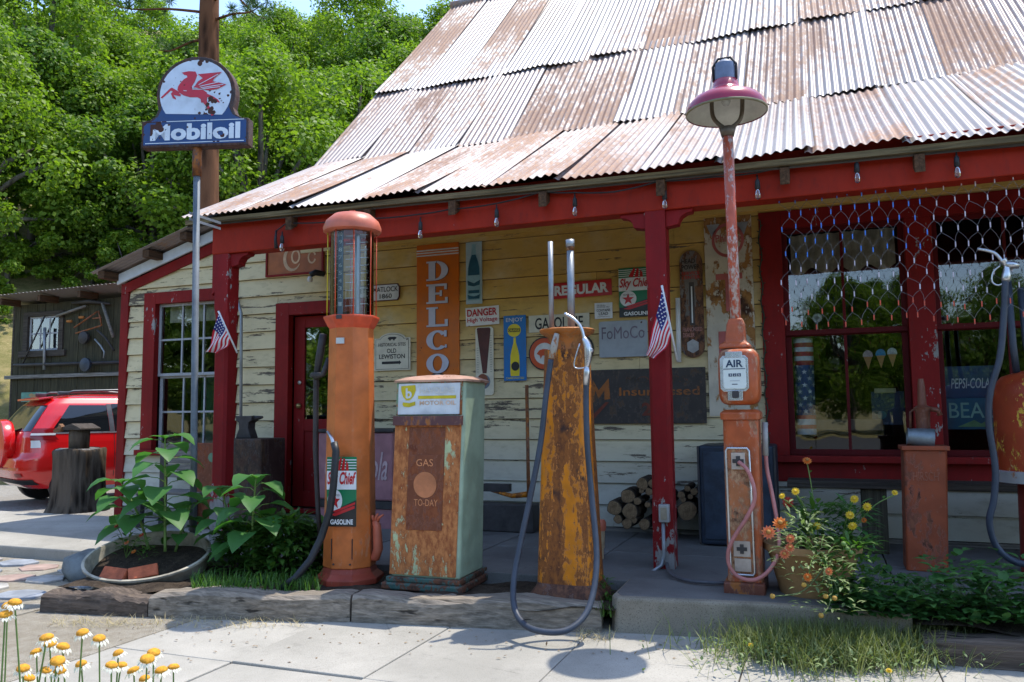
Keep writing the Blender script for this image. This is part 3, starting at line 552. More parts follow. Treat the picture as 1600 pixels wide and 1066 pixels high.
# bottle sign
b = wallsign('bottle_sign', 'narrow pale blue sign showing a glass soda bottle above the danger sign', 728, 378, 753, 475, -.04); b.panel(enamel('pale_blue_enamel', srgb(168, 190, 196), .02), .01)
BT = plain('bottle_teal', srgb(26, 84, 104), .5, 0, .3); BL = plain('bottle_light', srgb(132, 170, 180), .5, 0, .2)
half = [(.12, .96), (.13, .86), (.16, .80), (.30, .68), (.38, .58), (.40, .44), (.38, .30), (.42, .12), (.36, .06)]
b.poly([(.5+x, y) for x, y in half]+[(.5-x, y) for x, y in half[::-1]], BL, .002); hl = [(.12, .79), (.26, .68), (.34, .58), (.36, .46)]
b.poly([(.5+x, y) for x, y in hl]+[(.5-x, y) for x, y in hl[::-1]], BT, .004); b.poly([(.1, .38), (.5, .33), (.9, .38), (.86, .30), (.5, .28), (.14, .30)], BT, .004); b.poly([(.12, .15), (.3, .13), (.5, .12), (.7, .13), (.88, .15), (.84, .08), (.16, .08)], BT, .004); b.rect(.16, .17, .84, .22, BT, .004)
# DANGER High Voltage
b = wallsign('danger_sign', 'white enamel sign with red words DANGER High Voltage', 728, 480, 780, 509, -.045, tilt=R(1.5)); b.panel(enamel('chipped_white_enamel', srgb(226, 222, 214), .19), .006); RR = enamel('chipped_red_enamel', srgb(186, 26, 30), .19)
b.text('DANGER', .05, .50, .95, .90, RR, bold=.03); b.text('High Voltage', .05, .12, .95, .42, RR, bold=.012)
# bat thermometer
b = wallsign('bat_thermometer', 'cream thermometer plate shaped with a brown baseball bat', 743, 511, 771, 618, -.05, 'thermometer'); rr = [(.12, 0), (.88, 0), (1, .03), (1, .97), (.88, 1), (.12, 1), (0, .97), (0, .03)]
b.panel(CREAM, .014, rr); BR = plain('bat_brown', srgb(84, 40, 32), .5); b.poly([(.08, .97), (.12, .99), (.80, .99), (.86, .97), (.62, .32), (.40, .32)], BR, .002); b.ell(.46, .20, .36, .105, plain('ball_grey', srgb(110, 120, 132), .5), .002); b.ell(.40, .22, .30, .095, plain('mitt_brown', srgb(130, 74, 48), .6), .0035)
b.polys([[(.82, y), (.93, y), (.93, y+.004), (.82, y+.004)] for y in [.34+.035*i for i in range(16)]]+[[(.1, y), (.2, y), (.2, y+.004), (.1, y+.004)] for y in [.34+.035*i for i in range(11)]], INK, .003)
# ENJOY orange soda sign
b = wallsign('orange_soda_sign', 'bright blue sign with ENJOY above a yellow soda bottle', 787, 493, 822, 595, -.045); b.panel(BLU, .008); b.text('ENJOY', .12, .885, .88, .965, OFF, bold=.01)
b.ell(.48, .77, .30, .10, YEL, .002); b.rect(.22, .745, .74, .80, INK, .004); b.text('ORANGE', .24, .752, .72, .792, YEL, lift=.006, bold=.02); half = [(.05, .66), (.06, .58), (.14, .48), (.20, .38), (.21, .14), (.19, .07)]
b.poly([(.5+x, y) for x, y in half]+[(.5-x, y) for x, y in half[::-1]], YEL, .002); b.ell(.52, .22, .18, .07, INK, .004); b.text('CARBONATED', .1, .025, .9, .055, YEL)
# GASOLINE board, round sign, REGULAR
b = wallsign('gasoline_sign', 'cream metal sign reading GASOLINE in black behind two pipes', 826, 491, 921, 518, -.045); b.panel(enamel('aged_cream_enamel', srgb(206, 200, 176), .14), .008); b.text('GASOLINE', .11, .16, .90, .84, INK, bold=.015)
OE = enamel('orange_enamel', srgb(196, 78, 36), .12)
for nm, cx, cy, r_, lab in (('round_oil_sign', 851, 554, 25, 'round sign with orange rim, pale centre and orange emblem left behind the yellow pump'), ('round_oil_sign', 905, 546, 23, 'round dark-rimmed sign with green and orange centre behind the pump nozzle')):
    b = wallsign(nm, lab, cx-r_, cy-r_, cx+r_, cy+r_, -.05); b.h = b.w; b.panel(BLK, .012, arc(.5, .5, .5, .5, 0, 345, 23), bevel=0)
    if cx < 880: b.ell(.5, .5, .46, .46, OE, .002); b.ell(.5, .5, .32, .32, OFF, .0035); b.poly([(.26, .5), (.34, .6), (.46, .64), (.62, .62), (.72, .54), (.66, .46), (.62, .32), (.57, .44), (.44, .44), (.38, .34), (.36, .44)], OE, .005)
    else: b.ell(.5, .5, .40, .40, GRE, .002); b.ell(.5, .5, .30, .30, OFF, .0035); b.ell(.5, .55, .22, .2, OE, .005)
b = wallsign('regular_sign', 'red sign with white word REGULAR', 862, 440, 956, 465, -.045, tilt=R(.8)); b.panel(REDE, .006); b.text('REGULAR', .05, .18, .95, .82, WH, bold=.045)
b = wallsign('contains_lead_plate', 'small white plate reading CONTAINS LEAD', 929, 473, 957, 498, -.042); b.panel(WH, .004); b.text('FOR USE AS A\nMOTOR FUEL ONLY', .14, .68, .86, .88, INK); b.text('CONTAINS', .12, .44, .88, .60, INK, bold=.015); b.text('LEAD', .24, .22, .76, .40, INK, bold=.015); b.text('(TETRAETHYL)', .16, .08, .84, .15, INK)
def skychief(b):
    b.panel(GRE, .004, bevel=0); b.polys([[(0, y), (1, y), (1, y+.014), (0, y+.014)] for y in (.83, .87, .91, .95)], WH, .0015)
    b.polys([[(.30, .82), (.46, .99), (.52, .99), (.44, .80)], [(.48, .80), (.56, .985), (.62, .97), (.60, .80)], [(.64, .80), (.66, .95), (.72, .90), (.74, .80)]], REDE, .003)
    b.rect(0, .53, 1, .80, WH, .003); b.text('Sky Chief', .02, .55, .99, .785, REDE, lift=.005, bold=.03, shear=.3); b.rect(0, 0, 1, .20, BLK, .002); b.poly([(.10, .20), (1, .38), (1, .20)], BLK, .0025)
    b.polys([[(.12, .17), (.95, .30), (.95, .26), (.3, .15)], [(.2, .22), (.97, .35), (.97, .32), (.3, .2)]], REDE, .004)
    b.ell(.28, .37, .25, .16, WH, .004); b.star(.28, .36, .19, .125, REDE, .0055); b.text('TEXACO', .12, .435, .44, .465, INK, lift=.006, bold=.01); b.text('GASOLINE', .14, .03, .90, .105, WH, lift=.005, bold=.03)
b = wallsign('texaco_wall_plate', 'green and white Sky Chief Gasoline plate with red star, beside the porch post', 967, 418, 1019, 495, -.045); skychief(b)
b = wallsign('fomoco_plate', 'dull silver plate with worn FoMoCo lettering', 936, 501, 1012, 558, -.045); b.panel(enamel('silver_plate', srgb(158, 164, 170), .06), .006, [(.03, 0), (.97, 0), (1, .05), (1, .95), (.97, 1), (.03, 1), (0, .95), (0, .05)]); FADE = plain('worn_purple_ink', srgb(118, 108, 122), .6, 0, .35); b.text('FoMoCo', .06, .50, .94, .84, FADE)
# long dark insurance board
b = wallsign('insurance_board', 'long dark painted board with faded gold words Motors Insurpassed', 918, 576, 1103, 662, -.05); b.panel(rusty('old_dark_board', (.045, .036, .032), .42, (.03, .036, .032), (.10, .06, .038), 1, 6), .02); GOLD = rusty('faded_gold_lettering', srgb(158, 92, 36), .4, (.05, .03, .03), (.16, .08, .03), 1, 14)
b.text('MOTORS', .34, .74, .86, .86, rusty('ghost_lettering', srgb(110, 60, 36), .55, (.03, .03, .03), (.07, .05, .03), 1, 12)); b.text('Insurpassed', .28, .46, .95, .66, GOLD, bold=.015); b.text('2%', .47, .14, .66, .38, plain('faint_red_ink', srgb(110, 48, 30), .7, 0, .4), bold=.03); b.poly([(.02, .40), (.05, .82), (.10, .62), (.19, .84), (.20, .46), (.15, .44), (.15, .62), (.10, .46), (.07, .62), (.06, .40)], GOLD, .003); b.poly([(.02, .12), (.16, .40), (.19, .40), (.06, .10)], plain('faint_red_ink', (.1, .04, .02)), .003)
# rounded dealer thermometer
b = wallsign('dealer_thermometer', 'rusty round-ended dealer thermometer between post and tall rusty sign', 1063, 391, 1099, 559, -.05, 'thermometer'); cap = arc(.5, .885, .5, .115, 0, 180, 12)+arc(.5, .10, .5, .10, 180, 360, 12)
b.panel(rusty('thermometer_rust', srgb(122, 116, 112), .56, (.035, .02, .018), (.22, .10, .05), .4, 5), .02, cap); b.text('HEAD\nPOWER', .1, .82, .9, .92, INK, bold=.01); b.text('SERVICE\nCENTER', .1, .73, .9, .80, REDE, bold=.01); b.rect(.40, .30, .62, .70, plain('tube_slot', (.06, .05, .05)), .002); b.rect(.48, .32, .54, .66, WH, .004); b.text('FRANCHISED\nDEALER', .08, .19, .92, .28, plain('dim_pink', (.42, .2, .18)), bold=.01); b.poly([(.25, .14), (.5, .17), (.75, .14), (.74, .07), (.5, .04), (.26, .07)], plain('dim_silver', (.4, .4, .4)), .003)
# tall rusty petrol sign
b = wallsign('tall_rusty_sign', 'tall rust-eaten white sign with red letters behind the air pump', 1104, 338, 1179, 650, -.04); b.panel(rusty('rusted_white_enamel', srgb(206, 196, 176), .48, (.16, .06, .015), (.36, .17, .05), .8, 3.2), .012); RPK = rusty('faded_red_enamel', srgb(182, 96, 92), .3, (.16, .06, .02), (.36, .17, .05), .8, 5)
b.ring(.5, .88, .34, .088, .82, RPK); b.poly([(.06, .965), (.16, .90), (.34, .965)], plain('grey_triangle', (.28, .29, .30)), .003, 'triangle'); b.poly([(.94, .965), (.66, .965), (.84, .90)], plain('grey_triangle', (.28, .29, .30)), .003, 'triangle'); b.text('Phillips', .24, .86, .76, .91, RPK, bold=.02)
b.polys([[(.22, .68), (.78, .68), (.78, .71), (.22, .71)], [(.42, .52), (.60, .52), (.60, .68), (.42, .68)]], RPK, .003, 'letter'); b.text('P', .24, .26, .78, .42, RPK, bold=.06)
# wall lamp by the door
t = thing('wall_lamp', 'small black wall lamp with white bulb beside the old petrol pump', 'lamp', onY(497, 436, -.06)); p = onY(497, 432, -.05); MB().tube([p+V(.08, 0, .02), p+V(.02, -.08, .03), p+V(-.02, -.12, 0)], [.03, .035, .03], 10).build('bracket', BLACK, t, True); MB().lathe([(.0, -.05), (.025, -.045), (.032, -.02), (.02, .01)], p+V(-.02, -.12, -.03), 12).build('bulb', WHITE, t, True)
# white drain pipe and conduits
t = MB().tube([onY(1059, 466, -.06), onY(1061, 566, -.06)], .022, 10).build('drain_pipe', WHITE, None, True); tag(t, 'short white pipe on the wall behind the porch post', 'pipe')
c = MB().tube([onY(369, 465, -.1), onY(372, 472, -.14), onY(377, 490, -.16), onY(376, 745, -.16)], .018, 8).build('conduit', STEEL, None, True); tag(c, 'thin grey conduit with a bent top beside the left porch post', 'conduit')
# ------------------------------------------------------------ string lights along the beam
t = thing('string_lights', 'black festoon cord with clear bulbs hung along the red porch beam', 'string lights', onY(900, 300, -1.76)); Yc = -1.745
pts = [(430, 362), (447, 349), (560, 342), (655, 335), (703, 327), (776, 318), (845, 300), (898, 301), (960, 300), (1030, 283), (1038, 283), (1110, 277), (1183, 270), (1225, 259), (1338, 241), (1437, 237), (1494, 233), (1600, 227)]
mb = MB(); P = [onY(x, y, Yc) for x, y in pts]; fine = []
for a, b_ in zip(P, P[1:]):
    for q in range(4): s = q/4; fine.append(a.lerp(b_, s)-V(0, 0, .018*math.sin(math.pi*s)*(b_-a).length))
mb.tube(fine+[P[-1]], .006, 6); mb.build('cord', BLACK, t, True)
for x, y in ((441, 362), (657, 340), (776, 320), (898, 302), (1038, 290), (1183, 273), (1338, 246), (1494, 236)):
    p = onY(x, y, Yc); MB().tube([p, p-V(0, 0, .03), p-V(0, 0, .045), p-V(0, 0, .10), p-V(0, 0, .105)], [.006, .006, .016, .019, .012], 10).build('socket', BLACK, t, True)
    bb = MB().lathe([(.012, -.10), (.018, -.12), (.022, -.145), (.018, -.168), (.006, -.178)], p, 12).build('bulb', BULB, t, True); MB().tube([p-V(0, 0, .105), p-V(.004, 0, .14), p-V(-.004, 0, .155)], .002, 5).build('filament', plain('filament', (.5, .3, .2)), bb)
p = onY(432, 360, Yc); MB().tube([p, p-V(.01, 0, .08), p-V(0, 0, .16)], [.008, .012, .018], 8).build('plug', BLACK, t, True)
# net lights in front of the shop window
t = thing('net_lights', 'net of red white and blue mini lights hanging across the shop window', 'string lights', onY(1400, 300, -1.60)); A = onY(1217, 305, -1.60); C_ = onY(1600, 270, -1.60); nc, nr_ = 34, 10; dx = .088; dzr = .098
W_ = MB(); bulbs = {k: MB() for k in 'bwr'}
def node(i, j): return A+V((i+.5*(j % 2))*dx+.011*math.sin(i*2.1+j*1.9)+.02*math.sin(i*.45+j*.5), .03*math.sin(i*.7+j*.6), (C_.z-A.z)*i/22-.02-j*dzr-.010*math.sin(i*2.3+j*1.1)-.012*math.sin(i*.6)*j*.2)
for j in range(nr_):
    for i in range(nc):
        n0 = node(i, j); n1 = n0-V(0, 0, .042); W_.tube([n0, n1], .0018, 4, False)
        if j < nr_-1:
            for q in ((i, j+1), (i-1 if j % 2 == 0 else i+1, j+1)):
                if 0 <= q[0] < nc: e = node(*q); m_ = (n1+e)/2+V(.006*(1 if e.x > n1.x else -1), 0, .0); W_.tube([n1, m_, e], .0013, 4, False)
        kk = 'r' if j >= 8 else ('b' if (i < 11 and j < 5) else 'w'); bulbs[kk].tube([n0-V(0, .003, .004), n0-V(0, .003, .038)], .0042, 5)
W_.tube([node(i, 0)+V(0, 0, .03) for i in range(nc)], .004, 4); W_.build('wire', NETW, t)
for kk, c_ in (('b', srgb(70, 130, 220)), ('w', srgb(206, 196, 206)), ('r', srgb(206, 86, 64))): tag(bulbs[kk].build({'b': 'blue_bulbs', 'w': 'white_bulbs', 'r': 'red_bulbs'}[kk], plain('net_'+kk, c_, .3, 0, .1), t), kind='stuff')
# ------------------------------------------------------------ pieces in the shop windows
t = thing('star_banner', 'stars and stripes tube banner hanging inside the shop window', 'banner', onY(1256, 672, .2)); a = onY(1239, 522, .2); d = onY(1276, 668, .2); cx = (a.x+d.x)/2; rr_ = (d.x-a.x)/2; zt, zb = 1.96, 1.10
NB = plain('banner_navy', (.03, .07, .24), .6); WB = plain('banner_white', (.78, .8, .84), .6); RB = plain('banner_red', (.5, .04, .06), .6); hh = zt-zb
def band(z0, z1, mat, nm): MB().lathe([(rr_, z0), (rr_, z1)], (cx, .2, 0), 24, False).build(nm, mat, t, True)
ys = [0, .05, .09, .14, .20]; band(zb, zb+hh*.06, WB, 'stripe'); band(zb+hh*.06, zb+hh*.10, RB, 'stripe'); band(zb+hh*.10, zb+hh*.16, WB, 'stripe'); band(zb+hh*.16, zb+hh*.20, RB, 'stripe'); band(zb+hh*.20, zb+hh*.72, NB, 'star_field')
for k in range(6): band(zb+hh*(.72+k*.047), zb+hh*(.72+(k+1)*.047), RB if k % 2 == 0 else WB, 'stripe')
for r_ in range(7):
    for c_ in range(3):
        an = R(-150+60*c_+(30 if r_ % 2 else 0)); zc = zb+hh*(.24+.068*r_); ctr = V(cx+rr_*1.01*math.cos(an), .2+rr_*1.01*math.sin(an), zc); tg = V(-math.sin(an), math.cos(an), 0)
        if an > R(-20): continue
        MB().face([ctr+tg*(.024*(1 if i % 2 == 0 else .42)*math.sin(math.pi*i/5))+V(0, 0, .024*(1 if i % 2 == 0 else .42)*math.cos(math.pi*i/5)) for i in range(10)]).build('star', WB, t)
for k, (x, y, m_) in enumerate(((1356, 557, 'w'), (1376, 555, 'b'), (1394, 553, 'g'))):
    nm = ('striped', 'blue dotted', 'white speckled')[k]; p = onY(x, y, .12); q = thing('cone_decoration', f'paper ice cream cone with {nm} scoop stuck in the shop window', 'decoration', p)
    MB().prism([p+V(-.035, 0, .0), p+V(0, 0, -.115), p+V(.035, 0, 0)], (0, .004, 0)).build('cone', plain('cone_tan', srgb(196, 136, 84), .6), q); MB().prism([p+V(.04*math.cos(R(a)), -.002, .005+.048*math.sin(R(a))) for a in range(-10, 191, 20)], (0, .004, 0)).build('scoop', plain('scoop_'+m_, (srgb(196, 170, 170), srgb(60, 150, 200), srgb(206, 206, 206))[k], .6, 0, .3, 60), q)
for x, y, r_ in ((1257, 483, .042), (1277, 497, .040)):
    p = onY(x, y, .12); q = MB()
    for a in range(0, 180, 15): an = R(a); q.cbox(p, (r_*2, .004, .006), Matrix.Rotation(an, 3, 'Y'))
    q.tube([p, p-V(0, 0, .16)], .003, 5); tag(q.build('paper_firework', WHITE, None), ('taller' if y < 490 else 'shorter')+' white paper firework burst on a stick above the star banner', 'decoration', 'paper fireworks')
b = wallsign('pepsi_sign', 'dark blue Pepsi-Cola sign behind the right window pane', 1476, 572, 1556, 622, .35); b.panel(plain('pepsi_blue', (.012, .06, .16), .4), .01); b.text('PEPSI-COLA', .12, .3, .88, .62, WH, shear=.2, bold=.01)
b = wallsign('beach_sign', 'blue wooden sign with pale word BEACH in the window corner', 1478, 622, 1566, 671, .25); b.panel(plain('beach_blue', (.015, .12, .20), .5), .012); b.text('BEACH', .06, .36, 1.2, .86, plain('beach_letter', srgb(150, 190, 176), .6), bold=.005); b.poly([(.2, .08), (.5, .30), (.62, .18), (.74, .30), (.95, .08)], plain('beach_letter2', srgb(120, 160, 110)), .003)
t = MB().cbox(onY(1310, 664, .4), (.72, .3, .10)).build('display_box', plain('display_wood', (.16, .11, .08), .6), None, bevel=.01); tag(t, 'low wooden display box inside the shop window', 'display')
b = wallsign('window_poster', 'dark blue poster in the lower corner of the shop window', 1362, 612, 1414, 664, .3, 'poster'); b.panel(plain('poster_blue', (.01, .03, .07), .5), .006); b.text('LEWISTON', .1, .55, .9, .72, plain('poster_grey', (.25, .3, .3))) if False else None; b.ell(.3, .3, .14, .12, plain('poster_teal', (.03, .12, .14)), .002)
b = wallsign('cream_card', 'narrow cream card standing on the shop window display', 1366, 607, 1400, 614, .28, 'card'); b.panel(plain('card_cream', (.42, .36, .2), .6), .004)
t = thing('mini_light_cord', 'dark green mini light cord hanging between the rusty sign and window', 'string lights', onY(1196, 690, -.07)); cp = [onY(1186+(y-345)*.04+2.2*math.sin(y*.13), y, -.07) for y in range(345, 700, 9)]; MB().tube(cp, .006, 6).build('cord', plain('cord_green', (.012, .03, .016), .5), t)
mb = MB()
for i, p in enumerate(cp): mb.tube([p, p+V(.022*(1 if i % 2 else -1), -.01, .012)], [.006, .003], 5)
tag(mb.build('mini_bulbs', plain('cord_green', (0, 0, 0)), t), kind='stuff')
# small flags on the posts
def flag(px, py, pole_b, w, lean, lab):
    base = onY(px, py, -1.73); t = thing('american_flag', lab, 'flag', base); topp = onY(*lean, -1.86); MB().tube([base, topp], .008, 8).build('stick', WHITE, t, True); ax = (topp-base); Lh = ax.length*.62; a0 = topp-ax.normalized()*.02
    def fn(u, v):
        p = a0-ax.normalized()*(v*Lh); return p+V(-.09*u-.05*u*u+.03*v*u+.012*math.sin(u*8+v*4)*u, -.035*math.sin(u*6+v*9)*u-.01*u, -(.47-.30*v)*u*w)
    N = 13
    for k in range(N):
        MB().grid(lambda u, v: fn(u, (k+v)/N), 12, 1).build('stripe', plain('flag_red', srgb(196, 28, 52), .7, 0, .1) if k % 2 == 0 else plain('flag_white', (.72, .70, .74), .7, 0, .06), t, True)
    cant = MB().grid(lambda u, v: fn(u*.42, v*.54)+V(0, -.004, 0), 8, 6).build('canton', plain('flag_blue', srgb(34, 42, 110), .7, 0, .1), t, True)
    mb = MB()
    for i in range(4):
        for j in range(5): c_ = fn(.05+.1*i, .05+.1*j)+V(0, -.008, 0); mb.cbox(c_, (.010, .001, .010), Matrix.Rotation(R(45), 3, 'Y'))
    mb.build('stars', plain('flag_white', (.7, .7, .7)), cant)
flag(1058, 563, None, 1.0, (1034, 446), 'small american flag on a white stick on the middle porch post')
flag(371, 552, None, .72, (341, 486), 'small american flag on a white stick on the porch post by the sign pole')
# outlet box on the post
t = thing('outlet_box', 'grey weatherproof outlet box with conduit low on the middle porch post', 'outlet', onY(1038, 812, -1.70)); p = onY(1038, 802, -1.71)
MB().cbox(p, (.075, .05, .125)).build('box', plain('outlet_grey', (.42, .43, .43), .5, .3), t, bevel=.006); MB().cbox(p+V(0, -.028, 0), (.045, .008, .085)).build('plate', plain('outlet_tan', (.32, .28, .2), .5), t, bevel=.002)
g = p-V(.01, 0, .0625); MB().tube([g, g-V(.0, 0, .22), g-V(.015, .01, .30), g-V(.08, .05, .345), g-V(.2, .12, .375), g-V(.55, .3, .385)], .013, 8).build('conduit', STEEL, t, True)
# ------------------------------------------------------------ Mobiloil sign on its pole
pb = onZ(301, 885, .12); t = thing('mobiloil_sign', 'round-topped Mobiloil enamel sign with red winged horse on a grey pole', 'sign', pb); dep = (pb-CAM).dot(FWD)
top_ = onY(308, 232, pb.y); MB().tube([pb-V(0, 0, .05), pb.lerp(top_, .3), pb.lerp(top_, .93)], .027, 14).build('pole', plain('dull_pole_grey', (.13, .15, .17), .65, .15, .25), t, True); MB().tube([pb.lerp(top_, .93), top_+V(0, 0, .03)], .038, 14).build('coupling', rusty('brown_fitting', (.06, .035, .03), .5), t, True)
ang = R(17); ex = V(math.cos(ang), math.sin(ang), 0); nr = V(math.sin(ang), -math.cos(ang), 0); sc = dep/FPX
W_, H_ = 183*sc*.985, 152*sc; o = top_+nr*.05-ex*(W_*.5)
b = Board(t, o, ex, V(0, 0, 1), W_, H_)
def outline(k):
    """the keyhole outline, k insets it"""
    a = [(0+k*.6, 0+k*.8), (1-k*.6, 0+k*.8), (1-k*.6, .295-k*.5), (.93, .305-k*.5), (.875-k*.7, .345-k*.2), (.85-k, .42)]
    arcp = [(.5+(.37-k)*math.cos(R(q)), .585+(.415-k*1.18)*math.sin(R(q))) for q in range(-12, 193, 9)]
    return a+arcp+[(.15+k, .42), (.125+k*.7, .345-k*.2), (.07, .305-k*.5), (0+k*.6, .295-k*.5)]
RIM = rusty('rusted_sign_rim', (.05, .03, .028), .55, (.035, .02, .016), (.10, .05, .04)); b.panel(RIM, .10, outline(0), 'rim', .006); b.poly(outline(.035), NAVY, .002, 'blue_field')
circ = [(.5+.335*math.cos(R(q)), .585+.375*math.sin(R(q))) for q in range(-41, 222, 8)]; b.poly(circ, enamel('sign_white_enamel', srgb(206, 216, 230), .21, scale=38), .004, 'white_disc')
C2 = lambda x, y: ((x-172)/995, (915-y)/820)   # zoomed picture coordinates of the sign -> u,v
PR = enamel('pegasus_red', srgb(196, 36, 58), .20, scale=38)
peg = [[(537, 240), (560, 262), (585, 268), (590, 285), (560, 300), (530, 330), (505, 365), (500, 395), (520, 425), (560, 450), (620, 470), (690, 472), (720, 490), (725, 522), (775, 522), (782, 470), (775, 430), (740, 405), (640, 400), (635, 370), (660, 330), (682, 270), (665, 235), (600, 230)],
 [(520, 418), (448, 374), (430, 383), (345, 462), (360, 470), (440, 402), (520, 445)], [(535, 440), (462, 408), (440, 430), (460, 472), (492, 486), (484, 466), (464, 442), (530, 458)], [(772, 440), (830, 466), (880, 498), (902, 528), (884, 526), (820, 492), (768, 468)], [(725, 500), (776, 500), (792, 540), (822, 590), (848, 640), (826, 646), (796, 592), (764, 546)], [(648, 384), (690, 330), (735, 300), (690, 262), (912, 250), (850, 300), (826, 330), (957, 365), (880, 402), (790, 414), (740, 398)]]
mb = MB()
for i, pg in enumerate(peg): mb.face([b.p(*C2(x, y), .006+.0006*i) for x, y in pg][::-1])
mb.build('winged_horse', PR, t)
mb = MB()
for (x0, y0, x1, y1) in ((700, 360, 880, 270), (710, 375, 900, 340), (720, 388, 930, 365), (735, 398, 900, 385), (660, 372, 700, 310), (640, 385, 690, 392), (560, 408, 590, 412)):
    d = Vector((x1-x0, y1-y0)).normalized(); q = (-d.y*3, d.x*3); mb.face([b.p(*C2(x, y), .0115) for x, y in ((x0+q[0], y0+q[1]), (x1+q[0], y1+q[1]), (x1-q[0], y1-q[1]), (x0-q[0], y0-q[1]))])
mb.build('feather_lines', enamel('sign_white_enamel', (1, 1, 1)), t)
LW = enamel('sign_letter_white', srgb(214, 222, 232), .20, scale=38); b.text('Mobiloil', .085, .072, .925, .255, LW, lift=.005, bold=.045, space=1.02); b.polys([[(.04, y), (.96, y), (.96, y+.008), (.04, y+.008)] for y in (.042, .278)], LW, .0045)
e1 = onY(345, 349, -1.97); mb = MB()
for dz in (0, -.05): a = pb.lerp(top_, (e1.z-pb.z)/(top_.z-pb.z))+V(0, 0, dz); mb.add([a+V(-.035, -.04, -.01), e1+V(0, 0, dz-.01), e1+V(0, 0, dz+.012), a+V(-.035, -.04, .012)], [(0, 1, 2, 3)])
mb.build('strap', STEEL, t, solid=.003)
# ------------------------------------------------------------ 1. tall glass-cylinder petrol pump
PO = rusty('sunburnt_orange_paint', srgb(200, 108, 52), .36, (.26, .085, .025), (.44, .19, .075), .25, 5, .5, (.18, .065, .03), .14); POT = rusty('bleached_orange_paint', srgb(204, 110, 84), .25, (.3, .1, .05), (.42, .2, .12), 1, 5, .5); REDR = rusty('red_orange_paint', srgb(214, 84, 52), .2, (.26, .08, .03), (.4, .15, .06), 1, 6)
pc = onZ(541, 913, .15)+V(-.10, .20, 0); k1 = (pc-CAM).dot(FWD)/FPX; zz = lambda y: onY(545, y, pc.y).z
t = thing('glass_cylinder_pump', 'tall orange visible gas pump with glass cylinder and dome cap', 'gas pump', pc, R(14)); H0 = pc.z; L = lambda y: zz(y)-H0
def octr(r, z, n=8): return [V(r*math.cos(R(22.5+360*i/n)), r*math.sin(R(22.5+360*i/n)), z) for i in range(n)]
MB().loft([octr(.245, -.02), octr(.245, .02), octr(.20, .055), octr(.185, .09)]).build('foot', rusty('maroon_foot_paint', srgb(150, 62, 44), .35), t, local=True, bevel=.006)
MB().loft([octr(.190, .09), octr(.162, L(520)), octr(.162, L(514))]).build('column', PO, t, local=True, bevel=.006)
MB().loft([octr(.155, L(517)), octr(.175, L(511)), octr(.205, L(499)), octr(.205, L(496)), octr(.15, L(495.9))]).build('tray', REDR, t, local=True, bevel=.004)
MB().loft([octr(.168, L(508)), octr(.172, L(505))], False).build('collar', REDR, t, local=True)
MB().lathe([(.160, L(496)), (.160, L(362))], n=40, cap=False).build('glass_cylinder', CLEAR, t, True, local=True); 
for k in range(8):
    a = R(22+45*k); MB().tube([V(.178*math.cos(a), .178*math.sin(a), L(497)), V(.178*math.cos(a), .178*math.sin(a), L(362))], .0045, 6).build('rod', REDR if k != 4 else YEL, t, True, local=True)
st_ = Board(t, pc, (1, 0, 0), (0, 0, 1), 1, 1)
tube_ = MB().tube([V(.03, .04, L(496)), V(.03, .04, L(364))], .022, 10).build('standpipe', STEEL, t, True, local=True)
MB().box(-.075, -.035, -.10, -.094, L(494), L(366)).build('number_strip', plain('strip_blue_grey', (.16, .20, .25), .4, .3), t, local=True); GAUGE = plain('gauge_white', (.6, .62, .62), .5)
RM = MW[t.name].to_3x3(); exl = RM @ V(1, 0, 0); nl = RM @ V(0, -1, 0)
for k in range(10):
    z = H0+L(374)-k*(L(374)-L(486))/9.4; textmesh('gauge_number', str(10-k), GAUGE, t, MW[t.name] @ V(-.068, -.101, z-H0), exl, V(0, 0, 1), .026, .030, nl, .02)
    MB().box(-.02, .05, -.09, -.086, z-H0, z-H0+.004).box(.07, .13, -.03, -.026, z-H0+.02, z-H0+.026).build('gauge_mark', GAUGE, t, local=True)
MB().box(.055, .075, -.06, -.045, L(492), L(372)).build('gauge_rod', plain('gauge_rod_grey', (.35, .37, .4), .35, .6), t, local=True)
MB().lathe([(.195, L(366)), (.212, L(364)), (.215, L(358)), (.195, L(348)), (.14, L(338)), (.06, L(334)), (.0, L(333.5))], n=36).build('dome_cap', POT, t, 40, local=True)
MB().box(-.02, .02, -.012, .012, L(334), L(330)).build('cap_lug', POT, t, local=True)
bq = Board(t, MW[t.name] @ V(-.115, -.19, .40), exl, V(0, 0, 1), .215, 105*k1); b_o = bq.o; 
f0 = MW[t.name] @ V(-.108, -.1905, 0); bq.o = V(f0.x, f0.y, zz(817)); bq.n = nl; skychief(bq)
for bx_ in (-.06, .06): MB().lathe([(.008, 0), (.006, .006), (0, .007)], n=8).xf(Matrix.Translation((bx_, -.176, .125)) @ Matrix.Rotation(R(90), 4, 'X')).build('bolt', IRON, t, local=True)
for sx in (-.075, .075): MB().box(sx-.0015, sx+.0015, -.183, -.16, .16, .30).build('door_seam', IRON, t, local=True)
pl = MB().box(-.06, .0, -.166, -.158, L(540), L(531)).build('maker_plate', plain('dull_aluminium', (.55, .55, .53), .4, .5), t, local=True); MB().box(-.05, -.01, -.20, -.19, L(503), L(497)).build('gauge_plate', IRON, t, local=True)
MB().tube([V(.16, -.02, L(870)), V(.205, -.04, L(868)), V(.225, -.05, L(855)), V(.215, -.05, L(820)), V(.20, -.05, L(812))], [.03, .034, .036, .03, .024], 10).build('crank_arm', POT, t, True, local=True)
for k, (dx, dz) in enumerate(((-.02, 0), (.005, .012), (.03, .004))): MB().tube([V(.205+dx*.4, -.05, L(814)), V(.205+dx, -.06, L(806)), V(.21+dx*1.6+.01, -.07, L(803)+dz)], [.013, .011, .006], 8).build('crank_finger', POT, t, True, local=True)
